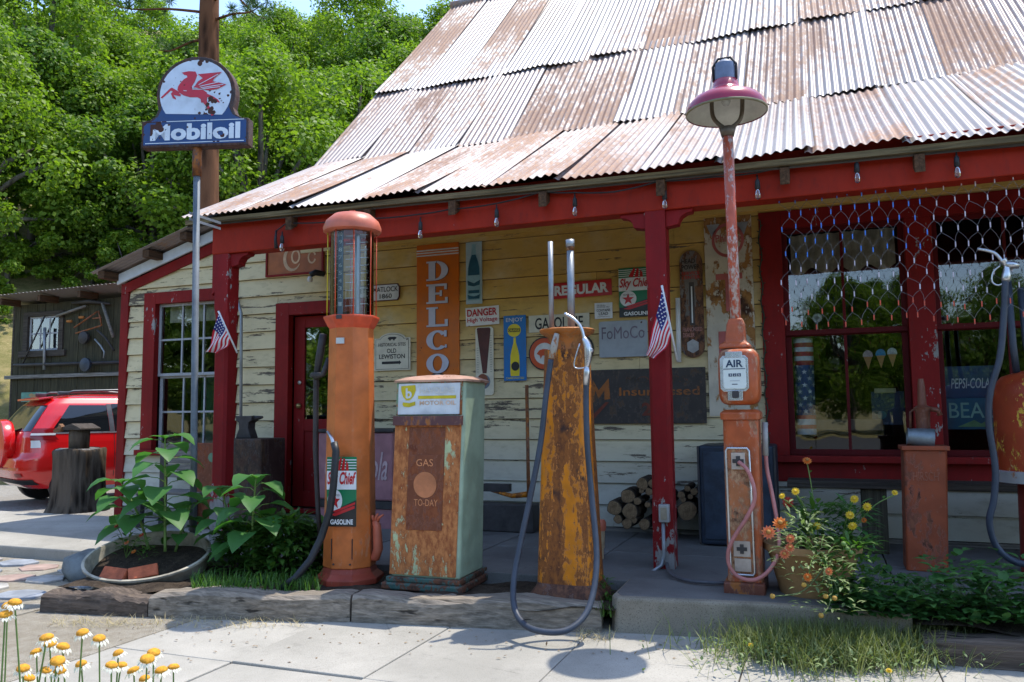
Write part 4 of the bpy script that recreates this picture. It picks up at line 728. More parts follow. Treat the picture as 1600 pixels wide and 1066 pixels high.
IW = MW[t.name]
def wpt(x, y, Y): return onY(x, y, Y)
MB().tube([wpt(505, 523, pc.y-.05), wpt(499, 560, pc.y), wpt(494, 590, pc.y), wpt(493, 700, pc.y), wpt(497, 800, pc.y), wpt(500, 838, pc.y)], [.028, .03, .022, .02, .018, .018], 10).build('side_pipe', IRON, t, True); MB().tube([wpt(492, 590, pc.y-.02), wpt(505, 585, pc.y-.03), wpt(514, 560, pc.y-.02)], .02, 8).build('pipe_elbow', IRON, t, True); MB().cbox(wpt(495, 586, pc.y-.02), (.08, .05, .035)).build('valve', IRON, t, bevel=.008)
hp = [(522, 692, -.26), (525, 705, -.27), (521, 760, -.27), (515, 800, -.28), (502, 840, -.30), (485, 875, -.36), (462, 903, -.42), (440, 920, -.46)]
MB().tube([wpt(x, y, pc.y+d) for x, y, d in hp], .026, 12).build('hose', BLACK, t, True); MB().tube([wpt(525, 706, pc.y-.27), wpt(519, 686, pc.y-.24), wpt(512, 675, pc.y-.20)], [.02, .014, .012], 8).build('hose_clamp', CHROME, t, True)
# ------------------------------------------------------------ 2. square green pump, front eaten by rust
p2 = onZ(654, 918, .16)+V(0, .24, 0); t = thing('green_square_pump', 'pale green square gas pump with rust-eaten front panel', 'gas pump', p2, R(2)); k2 = (p2-CAM-V(0, .24, 0)).dot(FWD)/FPX; Yf = p2.y-.24
L = lambda y: onY(654, y, Yf).z-p2.z; X = lambda x, y: onY(x-5, y, Yf).x-p2.x
GRN = rusty('pale_green_paint', srgb(164, 184, 158), .24, (.20, .06, .02), (.30, .12, .05), .5, 4.5, .5); GRF = rusty('pale_green_front', srgb(184, 196, 150), .60, (.25, .07, .02), (.50, .19, .06), .25, 5, .5, (.30, .085, .022)); RUSTP = rusty('bare_rust', (.20, .06, .025), .5, (.15, .04, .018), (.24, .075, .03), .6, 6, .8, (.12, .035, .018))
def r4(x0, x1, y0, y1, z, c=.02): return [V(x0+c, y0, z), V(x1-c, y0, z), V(x1, y0+c, z), V(x1, y1-c, z), V(x1-c, y1, z), V(x0+c, y1, z), V(x0, y1-c, z), V(x0, y0+c, z)]
xl, xr = X(611, 900), X(713, 900); xlt, xrt = X(621, 600), X(723, 600); zt = L(597)
MB().loft([r4(xl, xr+.02, -.22, .24, .06), r4(xlt, xrt+.015, -.20, .19, zt)]).build('body', GRN, t, local=True, bevel=.012, seg=3)
MB().box(xl-.045, xr+.065, -.27, .29, -.02, .025).box(xl-.02, xr+.04, -.245, .265, .025, .062).build('plinth', rusty('dark_plinth_paint', (.05, .12, .10), .55, (.03, .02, .015), (.16, .06, .03), 1, 6), t, local=True, bevel=.01)
capv = MB(); capv.loft([r4(xlt-.02, xrt+.035, -.225, .215, zt), r4(xlt-.022, xrt+.037, -.228, .218, zt+.014), r4(xlt+.03, xrt-.02, -.18, .17, zt+.040, .06), r4(xlt+.14, xrt-.13, -.1, .09, zt+.052, .05)]); capv.build('cap', rusty('pinkish_cap_paint', srgb(200, 160, 140), .42, (.20, .07, .035), (.34, .17, .1), 1, 5, .4), t, 50, local=True)
def fr(z): s = (z-.06)/(zt-.06); return (xl+(xlt-xl)*s, xr+(xrt-xr)*s, -.22+.02*s)
def facepanel(name, mat, u0, u1, z0, z1, th, par=None):
    a0, a1, ya = fr(z0); b0, b1, yb = fr(z1); return MB().prism([V(a0+(a1-a0)*u0, ya-.003, z0), V(a0+(a1-a0)*u1, ya-.003, z0), V(b0+(b1-b0)*u1, yb-.003, z1), V(b0+(b1-b0)*u0, yb-.003, z1)], (0, -th, 0)).build(name, mat, par or t, local=True, bevel=.003)
facepanel('front_panel', GRF, .0, 1.0, .075, L(664), .008); facepanel('rust_plate', RUSTP, .23, .77, L(829), L(668), .013); facepanel('number_plate', RUSTP, .23, .77, L(752), L(711), .017)
facepanel('ledge', rusty('maroon_ledge', (.12, .05, .05), .4), -.01, 1.02, L(665), L(650), .035); facepanel('sign_frame', rusty('green_frame', srgb(120, 150, 120), .5), .0, 1.0, L(649), L(597), .006)
WSI = rusty('white_panel_rust_stain', srgb(214, 218, 220), .2, (.36, .16, .08), (.5, .34, .22), .3, 5, .35, (.3, .12, .05), .2); facepanel('sign_panel', WSI, .035, .965, L(648), L(599), .012)
o_ = MW[t.name] @ V(fr(L(648))[0]+.018, fr(L(624))[2]-.0165, L(648)); RM = MW[t.name].to_3x3(); bs = Board(t, o_, RM @ V(1, 0, 0), V(0, 0, 1), xrt-xlt-.03, L(599)-L(648)); YD = rusty('mustard_print', srgb(206, 186, 40), .2, (.4, .3, .1), (.5, .4, .2), 1, 8)
bs.poly([(.06, .92), (.29, .95), (.30, .78), (.26, .58), (.20, .46), (.14, .46), (.09, .58), (.06, .76)], YD, .001); bs.poly([(.08, .34), (.10, .26), (.19, .24), (.29, .30), (.29, .42), (.19, .37), (.09, .40)], YD, .001); bs.rect(.335, .50, .94, .60, YD, .001); bs.text('b', .135, .52, .235, .85, WSI, lift=.0025, bold=.03)
bs.text('MOTOR OIL', .36, .30, .94, .44, plain('ghost_orange', srgb(214, 178, 150), .6), lift=.002, bold=.02); bs.text('HAVOLINE', .36, .68, .92, .88, plain('ghost_cream', srgb(206, 204, 196), .6), lift=.002, bold=.03)
og = MW[t.name] @ V(fr(L(720))[0], fr(L(731))[2]-.0215, L(829)); bg = Board(t, og, RM @ V(1, 0, 0), V(0, 0, 1), xr-xl-.01, L(668)-L(829)); LTR = plain('embossed_rust', srgb(206, 136, 92), .8, 0, .1); bg.text('GAS', .37, .62, .63, .69, LTR, lift=.001); bg.ell(.505, .44, .178, .155*(xr-xl)/(L(668)-L(829))*1.15, plain('disc_rust', srgb(184, 116, 76), .8), .001, 'price_disc'); bg.text('TO-DAY', .335, .235, .70, .30, LTR, lift=.001)
# ------------------------------------------------------------ 3. yellow rust-stained pump with two pipes
p3 = onZ(878, 938, .15)+V(0, .20, 0); t = thing('yellow_rusty_pump', 'tapered yellow gas pump streaked with rust, two grey pipes on top', 'gas pump', p3); Y3 = p3.y; L = lambda y: onY(880, y, Y3).z-p3.z
YR = rusty('yellow_rust', srgb(206, 122, 4), .53, (.11, .034, .010), (.26, .085, .014), .14, 6, .5, (.04, .018, .012), .05); k3 = (p3-CAM).dot(FWD)/FPX
def rr4(w, d, z, n=32, e=4.5):
    return [V(w*math.copysign(abs(math.cos(a))**(2/e), math.cos(a)), d*math.copysign(abs(math.sin(a))**(2/e), math.sin(a)), z) for a in [2*math.pi*(i+.5)/n for i in range(n)]]
wb, wt = 47*k3, 33*k3
MB().loft([rr4(wb*1.22, wb*1.15, -.02), rr4(wb*1.22, wb*1.15, .02), rr4(wb*1.06, wb, .06), rr4(wb, wb*.92, .09)]).build('base', rusty('brown_base_rust', (.12, .05, .03), .6, (.05, .022, .015), (.15, .06, .03), 1, 5), t, 50, local=True)
MB().loft([rr4(wb+(wt-wb)*s, (wb+(wt-wb)*s)*.92, .09+(L(548)-.09)*s) for s in (0, .02, .25, .5, .75, .98, 1)]).build('column', YR, t, 60, local=True)
MB().lathe([(wt*.86, L(550)), (wt*.80, L(540)), (wt*.95, L(528)), (wt*1.30, L(521)), (wt*1.36, L(517)), (wt*1.30, L(515.5)), (.0, L(515))], n=32).build('dish', rusty('brown_dish_rust', srgb(176, 104, 44), .5, (.15, .05, .02), (.34, .14, .04), 1, 5), t, 40, local=True)
def lp(x, y, d=0.): return onY(x, y, Y3+d)
MB().tube([lp(862, 518), lp(860, 378)], .0175, 14).build('thin_pipe', STEEL, t, True); MB().tube([lp(893, 516, .03), lp(891, 392, .03)], .0245, 14).build('thick_pipe', STEEL, t, True); MB().tube([lp(891, 392, .03), lp(891, 384, .03)], .0255, 14).build('rust_ring', rusty('rust_collar', (.3, .14, .06), .5), t, True); MB().tube([lp(891, 386, .03), lp(890.5, 375, .03)], .029, 14).build('pipe_cap', STEEL, t, True)
def smooth(pts, n=6):
    out = []
    for i in range(len(pts)-1):
        p0, p1, p2_, p3_ = pts[max(i-1, 0)], pts[i], pts[i+1], pts[min(i+2, len(pts)-1)]
        for q in range(n): s = q/n; out.append(.5*((2*p1)+(p2_-p0)*s+(2*p0-5*p1+4*p2_-p3_)*s*s+(-p0+3*p1-3*p2_+p3_)*s**3))
    return out+[pts[-1]]
MB().tube([lp(870, 522, -.17), lp(866, 540, -.19), lp(862, 560, -.2)], [.018, .024, .02], 10).build('hose_fitting', rusty('fitting_rust', (.4, .36, .3), .4), t, True)
hz = [(861, 562, -.2), (853, 620, -.23), (845, 690, -.26), (832, 760, -.30), (815, 840, -.36), (803, 905, -.45), (804, 950, -.56), (822, 978, -.66), (856, 988, -.70), (890, 983, -.66), (916, 958, -.56), (929, 915, -.45), (932, 860, -.36), (925, 780, -.28), (918, 700, -.24), (916, 640, -.22), (916, 600, -.22)]
MB().tube(smooth([lp(*q) for q in hz]), .0185, 12).build('hose', HOSE, t, True); MB().tube([lp(916, 602, -.22), lp(917, 580, -.22), lp(917, 572, -.22)], [.021, .021, .015], 10).build('hose_end', CHROME, t, True)
nz = MB().tube(smooth([lp(917, 575, -.22), lp(919, 555, -.22), lp(918, 540, -.22), lp(912, 528, -.22)], 4), [.014+.012*math.sin(i/12*3.1) for i in range(13)], 12).build('nozzle', CHROME, t, True)
MB().tube(smooth([lp(913, 530, -.22), lp(908, 512, -.22), lp(897, 499, -.22), lp(882, 490, -.22)], 4), .0105, 10).build('spout', CHROME, nz, True); MB().tube(smooth([lp(906, 537, -.22), lp(900, 556, -.22), lp(897, 572, -.22), lp(904, 576, -.22), lp(916, 574, -.22)], 3), .005, 8).build('guard', CHROME, nz, True); MB().cbox(lp(922, 548, -.22), (.04, .035, .03)).build('lever', CHROME, nz, bevel=.008)
# ------------------------------------------------------------ 4. air pump with a lamp on top
pa = onZ(1164, 928, .215)+V(0, .15, 0); t = thing('air_pump_lamp', 'orange AIR tyre pump with pink hose and a tall red-shaded lamp', 'air pump', pa); Ya = pa.y; ka = (pa-CAM).dot(FWD)/FPX; L = lambda y: onY(1160, y, Ya-.1).z-pa.z; X = lambda x, y=700: onY(x, y, Ya-.14).x-pa.x
AIRO = rusty('weathered_air_orange', srgb(176, 86, 46), .47, (.15, .055, .022), (.42, .21, .12), .4, 7, .42, (.20, .07, .03), .10); AIRP = rusty('rusted_inner_panel', srgb(178, 108, 66), .5, (.16, .055, .02), (.42, .24, .13), 1, 8, .5)
MB().box(X(1131, 915), X(1196, 915), -.16, .16, -.02, .065).build('foot', rusty('foot_rust', (.16, .05, .03), .5), t, local=True, bevel=.012)
MB().loft([r4(X(1137, 905), X(1192, 905), -.135, .13, .06, .018), r4(X(1128, 655), X(1184, 655), -.125, .12, L(655), .018)]).build('column', AIRO, t, local=True, bevel=.01, seg=3)
MB().loft([r4(X(1125, 650), X(1187, 650), -.14, .13, L(656), .02), r4(X(1124, 645), X(1187, 645), -.14, .13, L(645), .02), r4(X(1130, 640), X(1182, 640), -.10, .10, L(640), .03)]).build('shoulder', AIRO, t, local=True, bevel=.006)
hx0, hx1 = X(1121, 590), X(1186, 590); hm = (hx0+hx1)/2; hw = (hx1-hx0)/2; zm = (L(544)+L(633))/2; hh = (L(544)-L(633))/2
MB().loft([[V(hm+q.x, y, zm+q.y) for q in [Vector((hw*s*math.copysign(abs(math.cos(a))**.42, math.cos(a)), hh*s*math.copysign(abs(math.sin(a))**.36, math.sin(a)))) for a in [2*math.pi*i/40 for i in range(40)]]] for y, s in ((.10, .8), (.085, .95), (.05, 1), (-.09, 1), (-.125, .94), (-.14, .82))]).build('head', AIRO, t, 60, local=True)
def rrect(x0, x1, z0, z1, y, th, name, mat, c=.015, par=None): 
    pts = [(x0+c, z0), (x1-c, z0), (x1, z0+c), (x1, z1-c), (x1-c, z1), (x0+c, z1), (x0, z1-c), (x0, z0+c)]; return MB().prism([V(x, y, z) for x, z in pts], (0, th, 0)).build(name, mat, par or t, local=True, bevel=.003)
bz = rrect(X(1129), X(1174), L(612), L(556), -.150, .02, 'bezel', CHROME, .02); rrect(X(1138), X(1165), L(560), L(550), -.154, .02, 'bezel_top', CHROME, .004); rrect(X(1140), X(1164), L(626), L(610), -.152, .02, 'bezel_foot', CHROME, .004); rrect(X(1147), X(1158), L(622), L(611), -.158, .01, 'crank_hub', IRON, .004)
rrect(X(1134), X(1170), L(608), L(560), -.156, .006, 'dial', plain('dial_face', srgb(206, 212, 206), .3, 0, .05), .012)
ba = Board(t, MW[t.name] @ V(X(1134), -.1562, L(608)), (1, 0, 0), (0, 0, 1), X(1170)-X(1134), L(560)-L(608)); NAV = plain('dial_navy', (.01, .03, .07), .4); ba.text('AIR', .12, .70, .88, .94, NAV, lift=.001, bold=.03); ba.rect(.02, .635, .98, .66, NAV, .001)
for k in range(3): ba.rect(.24+.19*k, .40, .40+.19*k, .50, NAV, .001, 'counter_window'); ba.text('325'[k], .28+.19*k, .42, .36+.19*k, .485, WH, lift=.002)
ba.rect(.3, .25, .72, .28, plain('dial_grey', (.4, .42, .42)), .001); ba.rect(.38, .14, .62, .165, NAV, .001)
tr_ = MB(); x0, x1, x0b, x1b = X(1134, 700), X(1170, 700), X(1142, 895), X(1180, 895)
fx = lambda u, z: (x0b+(x0-x0b)*((z-L(896))/(L(700)-L(896))))*(1-u)+(x1b+(x1-x1b)*((z-L(896))/(L(700)-L(896))))*u
MB().tube([V(fx(u, z), -.145, z) for u, z in ((.08, L(896)), (.92, L(896)), (1, L(892)), (1, L(704)), (.92, L(700)), (.08, L(700)), (0, L(704)), (0, L(892)), (.08, L(896)))], .007, 8, False).build('trim', CHROME, t, True, local=True)
MB().prism([V(fx(u, z), -.132, z) for u, z in ((.03, L(895)), (.97, L(895)), (.97, L(702)), (.03, L(702)))], (0, -.01, 0)).build('inner_panel', AIRP, t, local=True)
for nm, a, b_, zz0, zz1 in (('upper_socket', .22, .82, L(733), L(707)), ('lower_socket', .16, .86, L(868), L(844)), ('data_plate', .18, .86, L(891), L(871))):
    q = MB().prism([V(fx(u, z), -.143, z) for u, z in ((a, zz0), (b_, zz0), (b_, zz1), (a, zz1))], (0, -.008, 0)).build(nm, plain('socket_pale', srgb(176, 160, 146), .5), t, local=True, bevel=.002)
    if 'socket' in nm: m_ = (a+b_)/2; zc = (zz0+zz1)/2; s_ = (zz1-zz0)*.3; MB().box(fx(m_, zc)-s_*1.1, fx(m_, zc)+s_*1.1, -.1545, -.15, zc-s_*.4, zc+s_*.4).box(fx(m_, zc)-s_*.4, fx(m_, zc)+s_*.4, -.1555, -.15, zc-s_, zc+s_).build('socket_slot', IRON, q, local=True)
PINK = plain('pink_rubber_hose', srgb(176, 112, 108), .45, 0, .2); ap_ = lambda x, y, d: onY(x, y, Ya+d)
MB().tube(smooth([ap_(*q) for q in ((1154, 722, -.16), (1168, 735, -.19), (1178, 762, -.2), (1178, 785, -.2), (1165, 812, -.2), (1148, 838, -.2), (1138, 862, -.2), (1140, 885, -.2), (1155, 902, -.2), (1180, 906, -.2), (1203, 890, -.18), (1217, 860, -.14), (1215, 820, -.1), (1206, 770, -.06), (1198, 730, -.04), (1196, 690, -.04))]), .0125, 10).build('air_hose', PINK, t, True)
MB().tube([ap_(1196, 712, -.04), ap_(1195, 660, -.04)], .018, 8).build('hose_handle', plain('grey_grip', (.3, .29, .28), .5), t, True)
MB().tube(smooth([V(onZ(1045, 870, .22).x, onZ(1045, 870, .22).y, .30), onZ(1042, 880, .24), onZ(1050, 898, .235), onZ(1080, 908, .235), onZ(1134, 911, .235)]), .012, 8).build('supply_hose', plain('grey_supply_hose', (.10, .10, .115), .5), t, True)
cl = lambda x, y: onY(x, y, Ya)
MB().loft([[cl(1150, y)+V(w*a, w*b_, 0) for a, b_ in ((-1, -1), (1, -1), (1, 1), (-1, 1))] for y, w in ((546, .10), (540, .095), (534, .062), (508, .055), (498, .042))]).build('collar', AIRO, t, bevel=.012)
MB().tube([cl(1150, 512), cl(1137, 212)], .034, 16).build('lamp_pole', rusty('peeling_pole_paint', srgb(190, 90, 64), .50, (.42, .22, .16), (.50, .42, .40), .3, 9, .45, (.34, .10, .03)), t, True)
sc_ = cl(1136, 165); YK = plain('yoke_bronze', (.13, .10, .07), .5, .4); MB().tube([cl(1137, 214), cl(1136.5, 200)], [.04, .055], 12).build('yoke_socket', YK, t, True)
for sg in (-1, 1): MB().tube(smooth([cl(1136.5, 203), cl(1136.5+sg*16, 192), cl(1136+sg*23, 178), cl(1136+sg*24, 150)], 4), .014, 8).build('yoke_arm', YK, t, True)
c0 = cl(1135, 178); zr = lambda y: cl(1135, y).z-c0.z; RW = 65*ka
sh = MB().lathe([(RW, 0), (RW*1.005, .02), (RW*.97, .055), (RW*.82, .10), (RW*.55, .135), (RW*.40, .15), (RW*.34, .175), (RW*.30, .22), (RW*.26, .225)], c0, 40, False).build('lamp_shade', plain('cherry_enamel', srgb(150, 22, 58), .22, 0, .15, 4, .03, .6), t, True)
MB().lathe([(RW*.99, .006), (RW*.955, .05), (RW*.80, .092), (RW*.52, .128), (.0, .14)], c0, 40, False).build('shade_lining', plain('shade_white', (.66, .66, .60), .5, 0, .15), sh, True); MB().lathe([(RW*.985, -.003), (RW*1.012, .0), (RW*1.015, .012), (RW*.99, .014)], c0, 40, False).build('shade_rim', plain('rim_olive', (.20, .17, .09), .5), sh, True)
MB().lathe([(RW*.27, .20), (RW*.27, .30), (RW*.25, .335), (RW*.14, .36), (0, .364)], c0, 20).build('lamp_cap', plain('cap_blue_grey', (.14, .17, .24), .4, .2), t, 40); MB().tube([c0+V(-RW*.28, -.02, .22), c0+V(-RW*.29, -.02, .32), c0+V(-.04, -.02, .37), c0+V(.04, -.02, .37), c0+V(RW*.29, -.02, .32), c0+V(RW*.28, -.02, .22)], .009, 6).build('bail', IRON, t, True)
MB().lathe([(.02, .12), (.03, .10), (.03, .08), (.02, .06), (0, .055)], c0, 16).build('bulb', plain('bulb_milky', (.5, .5, .46), .2), sh, True)
# ------------------------------------------------------------ 5. red oil pump at the right edge
p5 = onZ(1652, 908, .2); t = thing('red_barrel_pump', 'red barrel-shaped oil pump flecked with yellow, blue hose looped beside it', 'oil pump', p5); Y5 = p5.y; L = lambda y: onY(1600, y, Y5).z-p5.z; k5 = (p5-CAM).dot(FWD)/FPX
RD = rusty('red_yellow_flaked_paint', srgb(168, 66, 36), .36, srgb(206, 160, 40)[:3], srgb(206, 170, 60)[:3], 1, 4, .5, srgb(196, 190, 178)[:3], .02); RP = rusty('dull_red_paint', srgb(130, 44, 38), .25, (.12, .03, .02), (.2, .06, .03)); R5 = 72*k5
MB().lathe([(R5, L(735)), (R5, L(620)), (R5*.97, L(602)), (R5*.8, L(588)), (R5*.45, L(580)), (0, L(577))], n=36).build('barrel', RD, t, 45, local=True); MB().lathe([(R5*1.08, L(752)), (R5*1.08, L(736)), (R5, L(734))], n=36).build('shelf', rusty('shelf_grey', (.36, .35, .34), .4), t, 45, local=True)
MB().lathe([(R5*.72, -.02), (R5*.66, .04), (R5*.62, L(752))], n=28).build('pedestal', RP, t, 45, local=True); MB().tube([V(-.16, -.05, L(583)), V(-.17, -.05, L(540)), V(-.175, -.05, L(440))], .022, 10).build('standpipe', HOSE, t, True, local=True); MB().tube([V(-.06, -.02, L(580)), V(-.09, -.02, L(540)), V(-.10, -.02, L(450))], .02, 10).build('standpipe', HOSE, t, True, local=True)
q5 = lambda x, y, d=-.3: onY(x, y, Y5+d); MB().tube(smooth([q5(*q) for q in ((1571, 436), (1568, 500), (1562, 560), (1548, 610), (1545, 660), (1555, 730), (1553, 780), (1546, 815), (1556, 852), (1580, 875), (1610, 884))]), .021, 10).build('hose', HOSE, t, True)
nz = MB().tube(smooth([q5(1571, 440), q5(1573, 418), q5(1566, 406)], 4), [.022+.006*math.sin(i) for i in range(9)], 10).build('nozzle', CHROME, t, True); MB().tube(smooth([q5(1567, 410), q5(1556, 397), q5(1543, 392), q5(1527, 389)], 4), .011, 8).build('spout', CHROME, nz, True); MB().tube(smooth([q5(1563, 415), q5(1552, 425), q5(1550, 440), q5(1560, 446), q5(1572, 440)], 3), .006, 6).build('guard', CHROME, nz, True); MB().tube([q5(1572, 413), q5(1592, 415)], [.026, .022], 10).build('nozzle_body', CHROME, nz, True)
# ------------------------------------------------------------ pedestal, pitcher, hand pump
pp = onZ(1447, 893, .2)+V(0, .12, 0); Yp = pp.y; t = thing('rusty_pedestal', 'rusty tapered metal pedestal with scratched lettering in front of the bench', 'pedestal', pp); L = lambda y: onY(1447, y, Yp-.12).z-pp.z; X = lambda x, y: onY(x, y, Yp-.12).x-pp.x; RSP = rusty('pedestal_rust', srgb(160, 78, 46), .5, (.13, .04, .025), (.26, .09, .045), .5, 4, .6)
MB().loft([r4(X(1416, 885), X(1482, 885), -.13, .13, 0, .012), r4(X(1412, 702), X(1480, 702), -.13, .13, L(704), .012)]).build('box', RSP, t, local=True, bevel=.006); MB().box(X(1408, 700), X(1484, 700), -.145, .145, L(704), L(697)).build('lid', RSP, t, local=True, bevel=.005)
bp = Board(t, MW[t.name] @ V(X(1422, 760), -.1335, L(780)), (1, 0, 0), (0, 0, 1), X(1472, 760)-X(1422, 760), L(715)-L(780)); SCR = plain('scratched_metal', srgb(168, 100, 74), .6); bp.text('HIRSCH', .10, .44, .90, .66, SCR)
c = onY(1438, 684, Yp-.03); t2 = thing('metal_pitcher', 'dented grey metal pitcher lying on its side on the rusty pedestal', 'pitcher', c-V(0, 0, .06)); MP = plain('pitcher_zinc', (.24, .28, .30), .45, .5)
Mr = Matrix.Translation(c) @ Matrix.Rotation(R(6), 4, 'Y') @ Matrix.Rotation(R(90), 4, 'Y'); MB().lathe([(.0, .085), (.068, .085), (.070, .08), (.062, -.03), (.055, -.07), (.060, -.085)], n=28, cap=False).xf(Mr).build('body', MP, t2, 40, solid=.003); MB().tube([Mr @ V(.06, 0, -.06), Mr @ V(.11, 0, -.04), Mr @ V(.10, 0, .03), Mr @ V(.065, 0, .05)], .008, 8).build('handle', MP, t2, True)
c = onY(1444, 690, Yp+.09); t3 = thing('hand_pump', 'rusty cast iron hand pump standing behind the metal pitcher', 'hand pump', V(c.x, c.y, pp.z+L(697))); bz0 = pp.z+L(697); zt = onY(1444, 592, Yp+.09).z; HR = rusty('hand_pump_rust', (.20, .07, .04), .5, (.08, .03, .02), (.24, .1, .05)); hgt = zt-bz0
MB().lathe([(.07, 0), (.055, .02), (.045, hgt*.3), (.05, hgt*.5), (.06, hgt*.56), (.03, hgt*.60), (.024, hgt*.9), (.018, hgt), (0, hgt)], (c.x, c.y, bz0), 16).build('barrel', HR, t3, 40); MB().tube([V(c.x+.03, c.y, bz0+hgt*.55), V(c.x+.10, c.y-.02, bz0+hgt*.52), V(c.x+.11, c.y-.02, bz0+hgt*.44)], .018, 8).build('spout', HR, t3, True); MB().tube([V(c.x-.02, c.y, bz0+hgt*.58), V(c.x-.08, c.y, bz0+hgt*.5), V(c.x-.085, c.y, bz0+hgt*.2)], .009, 6).build('handle', HR, t3, True)
# ------------------------------------------------------------ porch benches, firewood, trunk, cooler and oddments
t = thing('window_bench', 'long low plank bench under the shop window', 'bench', (.9, -.5, .2)); MB().box(-.28, 2.4, -.62, -.32, .70, .755).build('seat', DARKWOODX, t, bevel=.006)
for x in (.36, 1.55): MB().box(x-.09, x+.09, -.58, -.36, .2, .70).build('leg', DARKWOODZ, t, bevel=.006)
FW = [(187, 545, 38), (253, 488, 37), (265, 562, 40), (325, 428, 30), (358, 465, 20), (320, 462, 13), (300, 512, 20), (350, 530, 15), (250, 622, 26), (285, 606, 15), (335, 626, 28), (205, 600, 22), (372, 425, 20), (515, 482, 19), (545, 450, 16), (578, 466, 18), (545, 560, 48), (560, 490, 14), (525, 505, 14), (430, 590, 40), (440, 500, 34), (420, 430, 22)]
ENDW = m_soil('log_end_grain', (.16, .10, .055), (.34, .23, .13), 18); BK2 = m_bark('log_bark', (.016, .012, .010), (.085, .065, .05), 9, .6)
for i, (x, y, r_) in enumerate(FW):
    c = onY(900+x/3.135, 620+y/3.135, -.48); r_ = r_/3.135*.0055; a0 = random.random()*6; ang = random.uniform(-.05, .05); base = V(c.x, c.y, c.z-r_); ln = random.uniform(.32, .40)
    o = thing('firewood_log', 'cut firewood log in the pile against the porch wall', 'log', base, 0, 'firewood logs'); rg = [V(r_*(1+.09*math.sin(3*q+a0))*math.cos(q), 0, r_*(1+.09*math.sin(2*q+a0))*math.sin(q)+r_) for q in [2*math.pi*j/14 for j in range(14)]]
    MB().loft([[q+V(0, 0, 0) for q in rg], [q+V(ang*ln, ln, 0) for q in rg]]).build('bark', BK2, o, 40, local=True); MB().face([q*.93+V(0, -.002, r_*.07) for q in rg]).build('cut_end', ENDW, o, local=True)
t = thing('steamer_trunk', 'dark blue metal trunk standing on end behind the air pump', 'trunk', (-.72, -.42, .2)); tx0, tx1 = onY(1092, 760, -.62).x, onY(1212, 760, -.62).x; MB().box(tx0, tx1, -.62, -.10, .215, 1.03).build('case', plain('trunk_blue', (.016, .026, .045), .5, .1), t, bevel=.02); MB().box(tx0+.04, tx1-.04, -.632, -.618, .26, .98).build('front_panel', plain('trunk_panel_blue', (.022, .036, .06), .55, .1, .4), t, bevel=.006)
for x in (tx0, tx1): MB().box(x-.008, x+.008, -.628, -.60, .22, 1.025).build('corner_strip', IRON, t)
t = thing('soda_cooler', 'faded pink Coca-Cola chest cooler behind the tall glass pump', 'cooler', (-4.35, -.32, .2)); CP = rusty('faded_pink_paint', srgb(168, 118, 124), .2, (.22, .09, .08), (.32, .17, .15), 1, 4); xa, xb = onY(497, 700, -.55).x, onY(613, 700, -.55).x
za, zb_ = onY(600, 806, -.55).z, onY(600, 676, -.55).z; MB().box(xa, xb, -.55, -.06, za+.14, zb_).build('chest', CP, t, bevel=.02); MB().box(xa-.02, xb+.02, -.57, -.05, zb_, zb_+.035).build('lid', IRON, t, bevel=.01); MB().box(xa, xb, -.545, -.06, za+.06, za+.135).build('dark_band', IRON, t, bevel=.005); MB().box(xa+.02, xb-.02, -.53, -.08, .2, za+.06).build('plinth', CP, t)
bc = Board(t, V(xa, -.5535, za+.14), (1, 0, 0), (0, 0, 1), xb-xa, zb_-za-.14); SC_ = plain('faded_script', srgb(196, 168, 170), .6)
bc.text('Coca-Cola', .10, .30, .94, .72, SC_, lift=.002, shear=.35, bold=.01)
t = thing('slat_bench', 'grey slatted wooden bench under the left window', 'bench', (-7.0, -.4, .115)); xa, xb = onY(252, 720, -.35).x, onY(312, 720, -.35).x+.3
for k in range(5): z = onY(275, 697+11*k, -.35).z; MB().box(xa, xb, -.37, -.34, z-.035, z+.03).build('back_slat', GREYWOOD, t, bevel=.004)
for k in range(3): MB().box(xa, xb, -.72+.12*k, -.62+.12*k, .48, .51).build('seat_slat', GREYWOOD, t, bevel=.004)
for x in (xa+.06, xb-.06): MB().box(x-.03, x+.03, -.72, -.66, .115, .48).box(x-.03, x+.03, -.40, -.34, .115, .9).build('leg', IRON, t)
t = thing('rusty_stove_panel', 'rusty iron panel with a green spot leaning behind the left porch post', 'panel', onY(322, 765, -.6)); a, d = onY(308, 692, -.6), onY(345, 770, -.6); MB().box(a.x, d.x+.15, -.62, -.58, .16, a.z).build('plate', RUSTP, t, bevel=.01); MB().lathe([(.05, 0), (.05, .01), (0, .012)], n=16).xf(Matrix.Translation((onY(331, 715, -.63).x, -.62, onY(331, 715, -.63).z)) @ Matrix.Rotation(R(90), 4, 'X')).build('green_knob', plain('green_knob', (.1, .2, .12), .5), t)
t = thing('iron_stove', 'dark rusty iron box beside the door with an anvil on top', 'stove', onY(400, 745, -.6)); a, d = onY(366, 685, -.6), onY(422, 748, -.6); MB().box(a.x, d.x, -.75, -.35, .16, a.z).build('box', rusty('dark_stove_rust', (.05, .03, .025), .5, (.03, .02, .015), (.09, .05, .03)), t, bevel=.015)
t = thing('anvil', 'black iron anvil standing on the rusty box beside the door', 'anvil', V((a.x+d.x)/2, -.55, a.z)); g = onY(386, 668, -.55); zt = onY(386, 650, -.55).z; MB().loft([[V(g.x+sx*w, -.55+sy*.06, z) for sx, sy in ((-1, -1), (1, -1), (1, 1), (-1, 1))] for w, z in ((.10, a.z), (.09, a.z+.03), (.06, a.z+.10), (.065, zt-.07), (.10, zt-.05), (.105, zt))]).build('body', IRON, t, bevel=.008); MB().tube([V(g.x+.08, -.55, zt-.03), V(g.x+.20, -.55, zt-.015)], [.035, .012], 10).build('horn', IRON, t, True)
